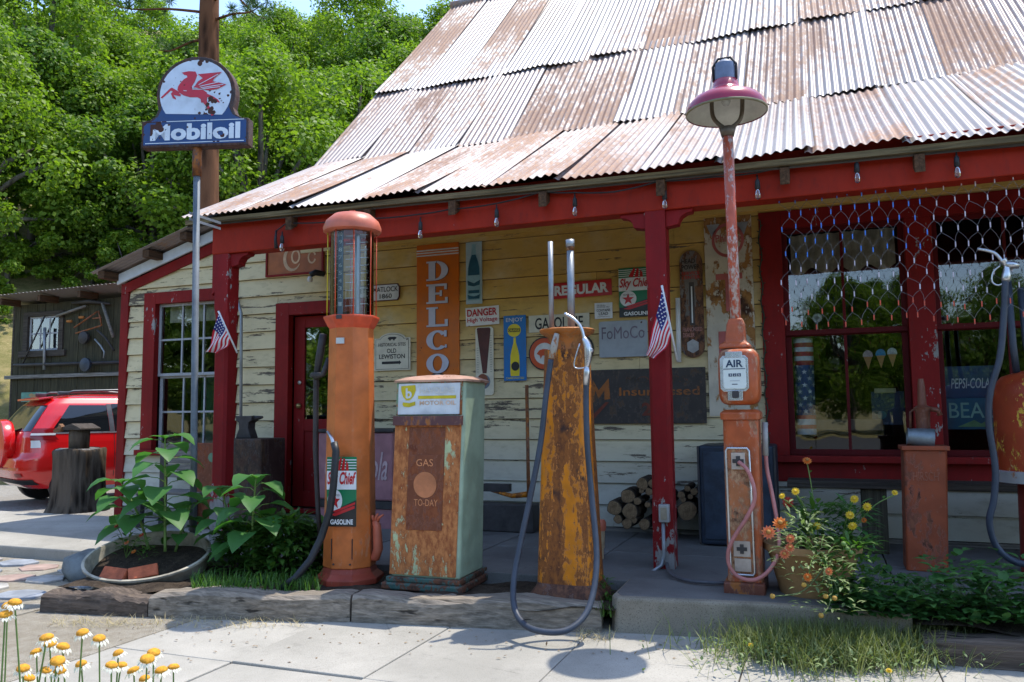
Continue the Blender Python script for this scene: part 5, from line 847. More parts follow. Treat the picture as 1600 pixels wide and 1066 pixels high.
t = MB().tube([onY(823, 602, -.25), onY(826, 780, -.35)], .018, 8).build('iron_rod', rusty('rod_rust', (.22, .09, .04), .5), None, True); tag(t, 'rust-brown iron rod leaning upright against the siding left of the yellow pump', 'rod')
t = thing('shop_jack', 'low floor jack with a yellow bar against the wall', 'jack', onY(790, 785, -.3)); MB().tube([onY(758, 764, -.32), onY(800, 775, -.32), onY(830, 772, -.32)], [.012, .022, .03], 8).build('yellow_bar', YR, t, True); MB().box(onY(757, 760, -.3).x, onY(797, 760, -.3).x, -.34, -.26, onY(780, 768, -.3).z, onY(780, 756, -.3).z).build('black_bar', IRON, t); MB().box(onY(745, 790, -.3).x, onY(838, 790, -.3).x, -.40, -.20, .205, onY(780, 786, -.3).z).build('frame', IRON, t, bevel=.01)
g = onZ(937, 875, .2)+V(0, .05, 0); t = thing('orange_grease_gun', 'small orange and white standing grease pump beside the yellow pump', 'grease pump', g); zt = onY(937, 812, g.y).z-g.z; MB().lathe([(.02, 0), (.02, zt*.25), (.028, zt*.3), (.033, zt*.72)], n=14).build('tube', plain('grease_cream', (.5, .38, .24), .5), t, 40, local=True); MB().lathe([(.038, zt*.72), (.042, zt*.78), (.042, zt*.93), (.03, zt), (0, zt)], n=14).build('cap', POT, t, 40, local=True)
# ------------------------------------------------------------ railroad ties along the bed
def timber(name, label, a, b_, w, h, mat, jag, seed):
    r = random.Random(seed); a, b_ = Vector(a), Vector(b_); d = (b_-a); L = d.length; d.normalize(); n = V(-d.y, d.x, 0); N = 26; rings = []
    for i in range(N+1):
        s = i/N; c = a+d*(L*s); j = lambda k: r.uniform(-k, k)*jag
        e = .75 if i in (0, N) else 1; hh = h*(1 if i not in (0, N) else .93)*(1+.10*jag*math.sin(s*9+seed))
        rings.append([c+n*(0+.012*(1-e)+j(.006)), c+n*(j(.004))+V(0, 0, hh*.45+j(.01)), c+n*(.004+j(.004))+V(0, 0, hh-.025+j(.008)), c+n*(.028+j(.006))+V(0, 0, hh+j(.006)), c+n*(w*.5)+V(0, 0, hh+j(.008)), c+n*(w-.02)+V(0, 0, hh-.004+j(.008)), c+n*w+V(0, 0, hh-.03), c+n*w])
    o = MB().loft(rings).build(name, mat, None, 35); return tag(o, label, 'timber')
timber('railroad_tie', 'rotted dark railroad tie end beside the boulder and tub', onZ(62, 958, 0), onZ(229, 966, 0), .22, .135, TIEDARK, 1.3, 3)
timber('railroad_tie', 'weathered grey railroad tie in front of the weeds and glass pump', onZ(231, 966, 0), onZ(546, 974, 0), .22, .165, TIE, .7, 5)
timber('railroad_tie', 'weathered grey railroad tie in front of the green and yellow pumps', onZ(549, 974, 0), onZ(940, 990, 0), .22, .17, TIE, .7, 8)
timber('railroad_tie', 'dark railroad tie half hidden by grass below the ivy', V(.45, -2.72, 0), V(3.2, -2.70, 0), .2, .15, TIEDARK, 1.2, 11)
# boulder
c = onZ(118, 908, .02)+V(.0, .16, 0); mb = MB().lathe([(.02, 0), (.21, .0), (.225, .06), (.19, .14), (.12, .19), (.03, .21)], c, 20, True, 0, 1.15, .8)
for i, p in enumerate(mb.v): q = p-c; mb.v[i] = c+q*(1+.13*math.sin(q.x*17+1)*math.cos(q.z*19)+.08*math.sin(q.y*25+q.x*9))
tag(mb.build('boulder', plain('boulder_blue_grey', (.14, .155, .155), .75, 0, .45, 5, .5), None, True), 'rounded blue-grey boulder beside the metal tub', 'boulder')
# galvanised tub, tipped forward, with soil and two bricks
tc = V(-4.82, -2.66, .035); t = thing('metal_tub', 'oval galvanised tub planter tipped forward and filled with soil', 'planter', tc); Mt = Matrix.Translation(tc) @ Matrix.Rotation(R(18), 4, 'Z') @ Matrix.Rotation(R(19), 4, 'X'); ZN = plain('tub_zinc', (.34, .305, .24), .65, .1, .45)
MB().lathe([(.36, -.03), (.37, .03), (.385, .10), (.38, .12), (.395, .14), (.41, .235), (.425, .245), (.425, .26), (.405, .262), (.40, .25), (.36, .02)], n=44, cap=False, sx=1.1, sy=.9).xf(Mt).build('shell', ZN, t, 50)
MB().grid(lambda a, b_: Mt @ V(.395*1.08*b_*math.cos(2*math.pi*a), .395*.88*b_*math.sin(2*math.pi*a), .17+.02*math.sin(a*20)*b_+.02*(1-b_)), 36, 8).build('soil', SOIL, t, True)
BRK = plain('brick_clay', srgb(176, 92, 60), .85, 0, .3, 14, .5)
for x, y, an, lab in ((213, 888, .12, 'terracotta brick lying in the tub, rounded end out'), (247, 888, .62, 'terracotta brick lying aslant against the other brick in the tub')):
    o = MB().cbox((0, 0, 0), (.20, .095, .06), None).xf(Mt @ Matrix.Translation((-.13 if an < .3 else .07, -.235 if an < .3 else -.21, .225)) @ Matrix.Rotation(-.22 if an < .3 else .42, 4, 'Z') @ Matrix.Rotation(R(35), 4, 'X')).build('brick', BRK, None, bevel=.007); tag(o, lab, 'brick')
# ------------------------------------------------------------ plants
def leaf(vs, fs, base, d, up, L, W, droop=.3, fold=.25, heart=True):
    """one leaf blade: 2 x 4 faces, folded on the midrib and drooping"""
    d = d.normalized(); s = d.cross(up); s = s.normalized() if s.length > 1e-4 else V(1, 0, 0); n = s.cross(d); k = len(vs)
    prof = ((0, .08), (.18, .86 if heart else .5), (.42, 1.), (.72, .62), (1, .02)); pos = base.copy(); dd = d.copy(); prev = 0
    for q, w in prof:
        step = (q-prev)*L; pos = pos+dd*step; dd = (dd-V(0, 0, 1)*droop*(q-prev)*1.6).normalized(); prev = q
        for sg in (-1, 0, 1): vs.append(pos+s*(sg*w*W*.5)+n*(abs(sg)*fold*w*W*.5))
    for i in range(4):
        for j in (0, 1): a = k+i*3+j; fs.append((a, a+1, a+4, a+3))
def plant_from(vs, fs, name, mat, parent): return MB().add(vs, fs).build(name, mat, parent, True)
def sunflower(base, top, nl, L, label, seed, grp='sunflowers'):
    r = random.Random(seed); base, top = Vector(base), Vector(top); t = thing('sunflower_plant', label, 'plant', base, 0, grp); mid = base.lerp(top, .5)+V(r.uniform(-.02, .02), r.uniform(-.02, .02), 0); path = smooth([base, mid, top], 6); MB().tube(path, [.012-.006*i/(len(path)-1) for i in range(len(path))], 8).build('stem', STEM, t, True)
    for i in range(nl):
        s = .22+.78*i/(nl-1); p = base.lerp(top, s); an = i*2.4+seed; pet = L*(.75-.55*max(0, s-.6)); d = V(math.cos(an), math.sin(an), .42); e = p+d.normalized()*pet*.62; MB().tube([p, p.lerp(e, .5)+V(0, 0, .015), e], .0035, 5).build('petiole', STEM, t, True)
        vs, fs = [], []; ll = L*(1.1-.55*max(0, s-.45)); leaf(vs, fs, e, V(math.cos(an), math.sin(an), -.05), V(0, 0, 1), ll, ll*.80, .75); plant_from(vs, fs, 'leaf', LEAF_SUN, t)
    for k in range(4): an = k*1.57+seed; vs, fs = [], []; leaf(vs, fs, top, V(math.cos(an), math.sin(an), .5), V(0, 0, 1), L*.5, L*.32, .5); plant_from(vs, fs, 'leaf', LEAF_SUN, t)
T = lambda x, y, Y: onY(x, y, Y)
sunflower(T(258, 862, -2.62), T(258, 686, -2.62), 19, .25, 'tallest sunflower plant in the tub, budless with broad leaves', 1); sunflower(T(232, 858, -2.60), T(190, 755, -2.66), 15, .25, 'sunflower plant in the tub leaning towards the tree stump', 2); sunflower(T(274, 862, -2.5), T(298, 790, -2.5), 8, .14, 'small young sunflower plant between the tub and sign pole', 3)
sunflower(T(398, 890, -2.55), T(400, 748, -2.6), 17, .24, 'leafy sunflower plant growing out of the weeds by the glass pump', 4); sunflower(T(370, 880, -2.45), T(346, 765, -2.45), 14, .21, 'leafy sunflower plant beside the sign pole in the weeds', 5)
def zinnia(root, p, r_, petal, centre, face=V(0, -.6, .8)):
    f = face.normalized(); a = f.orthogonal().normalized(); b_ = f.cross(a); vs, fs = [], []; n = 12; k = 0
    for rg, (q, hh) in enumerate(((1, .0), (.7, .25))):
        for i in range(n):
            an = 2*math.pi*(i+.5*rg)/n; d = a*math.cos(an)+b_*math.sin(an); s = a*-math.sin(an)+b_*math.cos(an); o = len(vs); vs += [p+f*(hh*r_*.5), p+d*r_*q*.6+s*r_*.22*q+f*r_*(hh+.05), p+d*r_*q+f*r_*hh*.9, p+d*r_*q*.6-s*r_*.22*q+f*r_*(hh+.05)]; fs.append((o, o+1, o+2, o+3))
    h = MB().add(vs, fs).build('flower', petal, root); MB().lathe([(r_*.34, 0), (r_*.30, r_*.25), (0, r_*.34)], n=10).xf(Matrix.Translation(p+f*r_*.2) @ f.to_track_quat('Z', 'Y').to_matrix().to_4x4()).build('centre', centre, h, True)
PORG = leafmat('orange_petal', (.62, .13, .02), (.75, .25, .04), .3); PCOR = leafmat('coral_petal', (.60, .12, .07), (.72, .26, .10), .3); PYEL = leafmat('yellow_petal', (.72, .46, .02), (.80, .58, .04), .3); PRED = leafmat('red_petal', (.35, .02, .02), (.5, .06, .03), .25); CEN = plain('flower_centre', (.30, .14, .03), .8); CENY = plain('yellow_centre', (.6, .38, .04), .8)
def bush(root, c, rx, rz, n, L, W, mat, seed, name='foliage', up=.4, droop=.4):
    r = random.Random(seed); vs, fs = [], []
    for i in range(n):
        an = r.random()*6.283; rr = math.sqrt(r.random()); h = r.random()**.8; p = c+V(rx*rr*math.cos(an)*(1-.45*h), rx*rr*math.sin(an)*(1-.45*h), rz*h); d = V(math.cos(an)+r.uniform(-.7, .7), math.sin(an)+r.uniform(-.7, .7), up*r.uniform(-.3, 2)); k = r.uniform(.6, 1.2); leaf(vs, fs, p, d, V(0, 0, 1), L*k, W*k, droop, .2, False)
    return plant_from(vs, fs, name, mat, root)
t = thing('zinnia_plant', 'small red and orange zinnia plant at the back of the tub', 'plant', T(195, 865, -2.75)); 
for x, y, m_ in ((182, 822, PRED), (204, 828, PRED), (221, 836, PRED), (209, 862, PORG), (198, 848, PCOR)): p = T(x, y, -2.80); MB().tube([T(197, 872, -2.72), p.lerp(T(197, 872, -2.72), .4)+V(.01, 0, .03), p], .003, 5).build('stem', STEM, t); zinnia(t, p, .022, m_, CEN)
bush(t, T(198, 868, -2.74), .10, .16, 50, .06, .025, LEAF_WEED, 5); t = thing('tub_weed', 'low green weed between the bricks and the sunflower stems', 'plant', T(228, 870, -2.85)); bush(t, T(226, 872, -2.85), .07, .14, 60, .045, .016, LEAF_WEED, 8)
for i, (x, y, rx, rz, n, lab) in enumerate(((352, 898, .26, .34, 520, 'dense dark weed bush right of the tub under the sunflowers'), (415, 906, .30, .42, 700, 'tall dense weed bush below the sunflower near the glass pump hose'), (470, 898, .22, .34, 380, 'thin weed bush with tiny yellow flowers behind the black hose'))):
    c = onZ(x, y, .14)+V(0, .2, 0); t = thing('weed_bush', lab, 'plant', c); bush(t, c, rx, rz, n*2, .10, .034, LEAF_WEED, 20+i); r = random.Random(i)
    for k in range(5): p = c+V(r.uniform(-rx, rx)*.7, -.12, rz*r.uniform(.5, 1.05)); zinnia(t, p, .012, PYEL, CENY)
# ground weeds and grass as single masses
def blades(name, label_kind, pts, mat, h, w, seed, lean=.5, curve=.5):
    r = np.random.default_rng(seed); V_ = []; Q = []; n = len(pts); P = np.array([tuple(p) for p in pts]); an = r.uniform(0, 6.283, n); ln = r.uniform(.1, lean, n); hh = h*r.uniform(.5, 1.15, n); d = np.stack([np.cos(an), np.sin(an), np.zeros(n)], 1); s = np.stack([-np.sin(an), np.cos(an), np.zeros(n)], 1); z = np.array([0, 0, 1.])
    lv = []
    for q, ww in ((0, 1), (.5, .8), (1, .12)):
        c = P+d*(ln*hh)[:, None]*(q+curve*q*q)+z*(hh*q*(1-.25*q*ln))[:, None]; lv += [c-s*w*ww*.5, c+s*w*ww*.5]
    Vv = np.stack(lv, 1).reshape(-1, 3); b0 = np.arange(n)[:, None]*6; Q = np.concatenate([b0+np.array([[0, 1, 3, 2]]), b0+np.array([[2, 3, 5, 4]])]); o = fastmesh(name, Vv, Q, mat, None, 4, tuple(P[0])); tag(o, kind='stuff'); o['label'] = label_kind; return o
rr = random.Random(4)
def scatter(px0, px1, py0, py1, z, n): return [onZ(rr.uniform(px0, px1), rr.uniform(py0, py1), z) for _ in range(n)]
blades('grass', 'green grass and weeds behind the railroad ties', scatter(300, 500, 905, 925, .15, 700)+scatter(930, 960, 915, 965, .1, 120), LEAF_WEED, .09, .008, 1)
blades('grass', 'sunlit grass tuft along the foot of the kerb', [onZ(rr.gauss(1325, 85), 1004+abs(rr.gauss(0, 20)), .0) for _ in range(6500)], GRASS, .19, .005, 2, .9)
blades('dry_grass', 'dry straw grass spilling onto the pavement', [onZ(rr.gauss(1350, 75), 1005+rr.gauss(8, 13), .003) for _ in range(1500)]+[onZ(rr.uniform(1400, 1600), 1022+rr.gauss(0, 5), .003) for _ in range(500)], DRY, .085, .004, 3, 1.6)
blades('grass', 'grass and weeds growing along the dark tie at the right', [onZ(rr.uniform(1400, 1640), 1000+rr.uniform(0, 22), .0) for _ in range(1700)], GRASS, .17, .005, 6, 1.0)
blades('dry_grass', 'dry straw scattered at the foot of the ties', scatter(80, 480, 968, 982, .004, 420)+scatter(900, 960, 990, 1002, .004, 90), DRY, .05, .003, 9, 2.2)
vs, fs = [], []
for k in range(1500):
    p = onZ(rr.gauss(1310, 100), 998+abs(rr.gauss(0, 22)), rr.random()*.09); leaf(vs, fs, p, V(rr.uniform(-1, 1), rr.uniform(-1, 1), .5), V(0, 0, 1), rr.uniform(.02, .05), rr.uniform(.008, .02), .4, .2, False)
tag(MB().add(vs, fs).build('low_weeds', LEAF_PALE, None, True), kind='stuff')
# dead leaves and pebbles on the paving
vs, fs = [], []
for k in range(260):
    p = onZ(rr.uniform(60, 1600), 968+abs(rr.gauss(0, 34)), .006); leaf(vs, fs, p, V(rr.uniform(-1, 1), rr.uniform(-1, 1), .1), V(0, 0, 1), rr.uniform(.012, .03), .012, .1, .3, False)
o = MB().add(vs, fs).build('leaf_litter', leafmat('litter_leaf', (.10, .05, .025), (.30, .2, .1), .1), None); tag(o, kind='stuff')
t = thing('kerb_weed', 'small upright green weed between the tie end and concrete kerb', 'plant', onZ(945, 968, .02)); bush(t, onZ(947, 966, .02), .06, .26, 90, .05, .016, LEAF_WEED, 31)
# ivy along the porch border
vs, fs = [], []
for k in range(2300):
    x = rr.uniform(.0, 2.2); y = -2.62+abs(rr.gauss(0, .28)); z = .19+rr.random()**1.5*(.30 if x > .5 else .16)*(1-.5*max(0, min(1, (-2.3-y)))); leaf(vs, fs, V(x, y, z), V(rr.uniform(-1, 1), rr.uniform(-1.2, .4), .25), V(0, 0, 1), rr.uniform(.05, .085), rr.uniform(.04, .065), .4)
o = MB().add(vs, fs).build('ivy', LEAF_VINE, None, True); tag(o, kind='stuff')
for i, (x, y, lab) in enumerate(((1520, 985, 'pale feathery herb arching over the dark tie'), (1455, 975, 'pale low herb beside the sunlit grass'))):
    c = onZ(x, y, .05); t = thing('feathery_herb', lab, 'plant', c); r = random.Random(i)
    for k in range(13):
        an = r.uniform(0, 6.28); d = V(math.cos(an), math.sin(an)*.6, 0); L = r.uniform(.18, .34); pa_ = [c, c+d*L*.3+V(0, 0, L*.75), c+d*L*.75+V(0, 0, L*.8), c+d*L*1.15+V(0, 0, L*.45)]; pt = smooth(pa_, 5); MB().tube(pt, .0022, 5).build('stem', LEAF_PALE, t); vs, fs = [], []
        for q in pt[4:]:
            for m_ in range(3): leaf(vs, fs, q, V(r.uniform(-1, 1), r.uniform(-1, 1), r.uniform(-.3, .8)), V(0, 0, 1), .034, .009, .3, .2, False)
        plant_from(vs, fs, 'leaves', LEAF_PALE, t)
# clay pot with blanket flowers
pc_ = onZ(1272, 938, .2)+V(0, .16, 0); t = thing('clay_pot', 'wide sand-coloured clay pot on the kerb beside the air pump', 'pot', pc_); MB().lathe([(.19, 0), (.20, .02), (.26, .25), (.285, .27), (.285, .31), (.265, .31), (.25, .26)], pc_, 32, False).build('wall', plain('sand_clay', srgb(150, 116, 76), .8, 0, .25), t, 40); MB().lathe([(.25, .25), (0, .26)], pc_, 20, False).build('soil', SOIL, t)
pt_ = thing('blanket_flower_plant', 'sprawling plant with orange and yellow flowers in the clay pot', 'plant', pc_+V(0, 0, .25)); Yp_ = pc_.y; core = pc_+V(0, -.05, .27)
bush(pt_, core+V(.05, 0, 0), .22, .30, 240, .10, .03, LEAF_WEED, 41); bush(pt_, core+V(.22, .05, .0), .16, .28, 170, .09, .028, LEAF_VINE, 42); bush(pt_, onY(1258, 918, Yp_-.60), .21, .40, 190, .06, .017, LEAF_PALE, 43, 'pale_foliage'); bush(pt_, onY(1335, 925, Yp_-.35), .2, .3, 260, .08, .026, LEAF_WEED, 45, 'foliage'); bush(pt_, onY(1300, 955, Yp_-.64), .18, .28, 130, .055, .018, LEAF_PALE, 44, 'pale_foliage')
fl = [(1261, 720, PORG, .024, -.1), (1231, 785, PRED, .030, -.15), (1219, 818, PORG, .034, -.5), (1201, 832, PCOR, .032, -.55), (1235, 842, PCOR, .022, -.55), (1234, 856, PCOR, .022, -.55), (1226, 866, PCOR, .024, -.55), (1262, 902, PORG, .020, -.55), (1295, 893, PCOR, .018, -.55), (1222, 775, PYEL, .016, -.3), (1243, 768, PYEL, .020, -.3), (1335, 780, PYEL, .022, -.1), (1355, 792, PYEL, .022, -.1), (1328, 805, PYEL, .022, -.2), (1332, 822, PYEL, .024, -.2), (1398, 770, PYEL, .016, .0), (1276, 822, PYEL, .022, -.2), (1350, 813, PORG, .014, -.1)]
for x, y, m_, r_, d in fl:
    d = d-.22 if d < -.25 else d; p = onY(x, y, Yp_+d); b0 = core+V(.04 if x < 1300 else .16, d*.35, .02); md = b0.lerp(p, .55)+V(0, 0, .05); MB().tube(smooth([b0, md, p-V(0, 0, .012)], 5), .0032, 5).build('stem', STEM, pt_, True); zinnia(pt_, p, r_*1.25, m_, CEN if m_ is not PYEL else CENY, V(random.uniform(-.4, .2), -1, random.uniform(.2, 1)))
    for s in (.35, .6, .8): vs, fs = [], []; q = b0.lerp(p, s)+V(0, 0, .03); an = random.random()*6; leaf(vs, fs, q, V(math.cos(an), math.sin(an), .5), V(0, 0, 1), .05, .02, .3, .2, False); plant_from(vs, fs, 'leaf', LEAF_PALE if d < -.4 else LEAF_WEED, pt_)
BUD = plain('bud_ochre', (.52, .30, .06), .7)
for x, y, d in ((1207, 932, -.62), (1256, 914, -.6), (1290, 932, -.62), (1283, 962, -.64), (1304, 935, -.6), (1318, 850, -.5), (1324, 858, -.5), (1330, 864, -.5)):
    p = onY(x, y, Yp_+d); b0 = core+V(.08, d*.45, -.02); MB().tube(smooth([b0, b0.lerp(p, .55)+V(.03, 0, -.05 if y > 900 else .05), p], 6), .0034, 5).build('stem', LEAF_PALE, pt_, True); MB().lathe([(0, -.014), (.012, -.008), (.014, .002), (.009, .012), (0, .014)], p, 10).build('bud', BUD if y > 900 else STEM, pt_, True)
for i, (x, y) in enumerate(((1332, 955), (1300, 1010), (1389, 1048), (1222, 950), (1173, 1008))):
    q = onZ(x, y+22, .0); t = thing('yellow_wildflower', ('yellow wildflower with open petals beside the concrete kerb', 'yellow wildflower low in the sunlit grass tuft', 'yellow wildflower lying at the edge of the dry straw', 'small yellow wildflower in front of the clay pot', 'tiny yellow wildflower at the tip of the grass tuft')[i], 'flower', q, 0, 'yellow wildflowers'); p = onY(x, y, q.y-.02); MB().tube([q, q.lerp(p, .5)+V(.01, 0, 0), p], .0025, 5).build('stem', STEM, t); zinnia(t, p, .022 if i == 0 else .016, PYEL, CENY)
# spent daisies near the camera
DP = leafmat('daisy_petal', (.72, .70, .62), (.80, .78, .70), .3); DD = plain('daisy_disc', srgb(214, 150, 40), .85, 0, .3, 90, .6)
for x, y in ((12, 948), (23, 943), (73, 998), (78, 1007), (57, 1020), (98, 1012), (90, 1034), (36, 1046), (71, 1049), (93, 1048), (45, 1061), (129, 990), (155, 999), (127, 1039), (185, 1022), (174, 1041), (189, 1041), (209, 1049), (240, 1021), (230, 1031), (252, 1049), (271, 1044), (226, 1062), (8, 962)):
    dp = 2.25+random.uniform(-.18, .2); p = at(x, y, dp); q = V(p.x+random.uniform(-.06, .06), p.y+random.uniform(-.05, .05), 0); t = thing('spent_daisy', 'spent daisy with domed orange centre and drooping white petals on a thin stem', 'flower', q, 0, 'spent daisies in the foreground'); st_p = smooth([q, q.lerp(p, .5)+V(random.uniform(-.04, .04), 0, 0), p], 7); MB().tube(st_p, .0022, 6).build('stem', STEM, t, True)
    f = (V(random.uniform(-.35, .35), random.uniform(-.3, .1), 1)).normalized(); Mh = Matrix.Translation(p) @ f.to_track_quat('Z', 'Y').to_matrix().to_4x4(); r_ = random.uniform(.014, .019)
    MB().lathe([(r_*.5, -.003), (r_, .001), (r_*.95, .006), (r_*.6, .011), (0, .013)], n=16).xf(Mh).build('disc', DD, t, True); vs, fs = [], []; n = 15
    for i in range(n): an = 2*math.pi*i/n+.2*random.random(); d = V(math.cos(an), math.sin(an), -.45-random.random()*.5); leaf(vs, fs, V(math.cos(an)*r_*.9, math.sin(an)*r_*.9, 0), d, V(0, 0, 1), r_*random.uniform(.6, 1.15), r_*.46, .7, .1, False)
    MB().add([Mh @ v for v in vs], fs).build('petals', DP, t)
# ------------------------------------------------------------ tree stump with a rustic birdhouse
c = onZ(95, 802, .115)+V(-.02, .28, 0); r_ = .30; zt = onY(95, 702, c.y-.2).z-c.z; mb = MB(); N = 96; rng_ = []
for k, (s, rr_) in enumerate(((0, 1.18), (.12, 1.05), (.35, .98), (.6, .95), (.85, .95), (.97, .98), (1, .94))):
    rng_.append([c+V(r_*rr_*(1+.05*math.sin(5*a)+.035*math.sin(11*a+k*.3)+.03*abs(math.sin(17*a+k*.25))+.022*math.sin(37*a+k*.5))*math.cos(a), r_*rr_*(1+.05*math.sin(5*a)+.035*math.sin(11*a+k*.3)+.03*abs(math.sin(17*a+k*.25))+.022*math.sin(37*a+k*.5))*math.sin(a), zt*s+(.015*math.sin(4*a) if s > .9 else 0)) for a in [2*math.pi*j/N for j in range(N)]])
t = thing('tree_stump', 'big dark bark-covered tree stump in front of the red car', 'stump', c); MB().loft(rng_, False).build('bark', BARK, t, True); MB().face([p.lerp(c+V(0, 0, zt), .04)-V(0, 0, .006) for p in rng_[-1]]).build('cut_top', woodmat('stump_top', (.16, .15, .145)), t)
c2 = c+V(.02, -.05, zt); zb2 = onY(110, 664, c.y-.1).z-c2.z; t = thing('log_birdhouse', 'small dark log birdhouse with animal-head gable standing on the stump', 'birdhouse', c2); MB().lathe([(.12, 0), (.125, zb2*.5), (.12, zb2*.85)], c2, 16).build('log', BARK, t, True); MB().prism([c2+V(-.14, -.16, zb2*.80), c2+V(.19, -.16, zb2*.78), c2+V(.19, -.16, zb2*.86), c2+V(.04, -.16, zb2*1.06), c2+V(-.14, -.16, zb2*.90)], (0, .32, 0)).build('roof', DARKWOODX, t, bevel=.006)
MB().prism([c2+V(-.13, -.18, zb2*.75), c2+V(-.24, -.18, zb2*.68), c2+V(-.26, -.18, zb2*.78), c2+V(-.18, -.18, zb2*.92), c2+V(-.16, -.18, zb2*1.06), c2+V(-.10, -.18, zb2*.92)][::-1], (0, .06, 0)).build('carved_head', woodmat('carved_pine', (.24, .12, .06)), t, bevel=.006)
# ------------------------------------------------------------ red estate car
cc_ = at(24, 800, 11.3); HDG = R(67); fw = V(math.cos(HDG), math.sin(HDG), 0); rt = V(math.sin(HDG), -math.cos(HDG), 0); org = V(cc_.x, cc_.y, 0)-rt*.90
t = thing('red_suv', 'red SUV with spare wheel on its tailgate parked behind the stump', 'car', org, HDG); CR = NT('car_red_paint'); CR = CR.set(srgb(206, 20, 22), .22, 0, .6, Coat_Weight=.8, Coat_Roughness=.05); CG = NT('car_glass').set((.008, .010, .012), .04, 0, .8)
ZL = [.28, .40, .55, .72, .80, .95, 1.04, 1.12, 1.35, 1.52, 1.60, 1.65, 1.68]; RE = [.25, .06, .0, .02, .07, .08, .09, .12, .27, .40, .50, .72, 1.1]; FR = [4.3, 4.45, 4.5, 4.48, 4.42, 4.2, 3.45, 3.3, 2.95, 2.65, 2.5, 2.3, 2.0]; HWD = [.82, .88, .91, .915, .91, .89, .87, .855, .78, .70, .64, .52, .3]
ip = lambda z, A_: float(np.interp(z, ZL, A_))
def cpt(a, z, off=0.):
    r0, f0, w = ip(z, RE), ip(z, FR), ip(z, HWD); ca, sa = math.cos(a), math.sin(a); return V((r0+f0)/2+((f0-r0)/2+off)*math.copysign(abs(ca)**.12, ca), (w+off)*math.copysign(abs(sa)**.36, sa), z)
NA = 96; MB().loft([[cpt(2*math.pi*(j+.5)/NA, z) for j in range(NA)] for z in np.unique(np.concatenate([ZL, np.linspace(.3, 1.66, 22)]))]).build('body', CR, t, 40, local=True)
def side(name, x0t, x1t, x0b, x1b, z0, z1, mat, sg=-1, off=.006, n=8):
    def fn(u, v):
        z = z0+(z1-z0)*v; x = (x0b+(x1b-x0b)*u)*(1-v)+(x0t+(x1t-x0t)*u)*v; r0, f0, w = ip(z, RE), ip(z, FR), ip(z, HWD); q = min(.999, abs((x-(r0+f0)/2)/((f0-r0)/2))); return V(x, sg*((w)*(1-q**(2/.12))**(.36/2)+off), z)
    return MB().grid(fn, n, 4).build(name, mat, t, True, local=True)
TR = plain('car_trim', (.10, .10, .11), .35, .4)
for sg in (-1, 1):
    side('quarter_glass', .70, 1.22, .42, 1.24, 1.10, 1.50, CG, sg); side('rear_door_glass', 1.30, 2.02, 1.32, 2.16, 1.10, 1.52, CG, sg); side('front_door_glass', 2.12, 2.55, 2.26, 3.1, 1.10, 1.52, CG, sg); side('pillar_trim', 1.225, 1.295, 1.245, 1.315, 1.10, 1.515, TR, sg); side('belt_trim', .42, 3.1, .42, 3.1, 1.075, 1.098, plain('bright_trim', (.45, .46, .47), .3, .7), sg)
    side('door_seam', 1.30, 1.308, 1.30, 1.308, .42, 1.07, BLACK, sg, .003); side('door_seam', 2.30, 2.308, 2.30, 2.308, .42, 1.07, BLACK, sg, .003); MB().cbox((1.5, sg*.915, .99), (.2, .03, .035)).build('door_handle', CR, t, local=True, bevel=.01)
    MB().tube([V(.62, sg*.55, 1.655), V(.8, sg*.56, 1.715), V(1.6, sg*.57, 1.745), V(2.3, sg*.55, 1.70), V(2.45, sg*.53, 1.65)], .018, 8).build('roof_rail', TR, t, True, local=True); MB().cbox((.66, sg*.55, 1.68), (.16, .06, .06)).build('rail_foot', TR, t, local=True, bevel=.015)
    for x in (.78, 3.45):
        q = MB().lathe([(.20, -.10), (.33, -.10), (.345, -.06), (.345, .06), (.33, .10), (.20, .10)], n=32, cap=False).xf(Matrix.Translation((x, sg*.80, .345)) @ Matrix.Rotation(R(90), 4, 'X')).build('wheel', BLACK, t, 40, local=True); MB().lathe([(.21, 0), (.2, .02), (.05, .05), (0, .05)], n=20).xf(Matrix.Translation((x, sg*.87, .345)) @ Matrix.Rotation(R(90)*(1 if sg < 0 else -1), 4, 'X')).build('rim', CHROME, q, 40, local=True)
def corner(name, a0, a1, z0, z1, mat, off=.008): return MB().grid(lambda u, v: cpt(a0+(a1-a0)*u, z0+(z1-z0)*v, off), 14, 6).build(name, mat, t, True, local=True)
TL = NT('tail_lamp_red').set((.20, .006, .008), .12, 0, .6); TW = NT('tail_lamp_clear').set((.62, .60, .58), .12, 0, .6)
for sg in (1, -1):
    A0, A1 = (R(180+50), R(180+84)) if sg > 0 else (R(180-84), R(180-50)); corner('tail_lamp', A0, A1, .99, 1.16, TL); corner('reverse_lamp', A0 if sg > 0 else A0+.3, A1-.3 if sg > 0 else A1, .88, .985, TW); corner('lamp_band', A0, A1, 1.06, 1.09, TW, .011)
corner('rear_glass', R(180-48), R(180+48), 1.12, 1.50, CG, .008); corner('bumper', R(180-86), R(180+86), .60, .73, CR, .05); corner('lower_valance', R(180-60), R(180+60), .34, .42, BLACK, .012); corner('reflector', R(180+22), R(180+40), .46, .51, TL, .012)
MB().lathe([(.0, .12), (.28, .12), (.36, .09), (.37, .0), (.34, -.06)], n=36, cap=False).xf(Matrix.Translation((.02, -.10, .93)) @ Matrix.Rotation(R(-90), 4, 'Y')).build('spare_wheel_cover', CR, t, 50, local=True); MB().prism([V(.52, -.58, 1.605), V(.52, .58, 1.605), V(.33, .55, 1.575), V(.33, -.55, 1.575)], (0, 0, .03)).build('roof_spoiler', CR, t, local=True, bevel=.01)
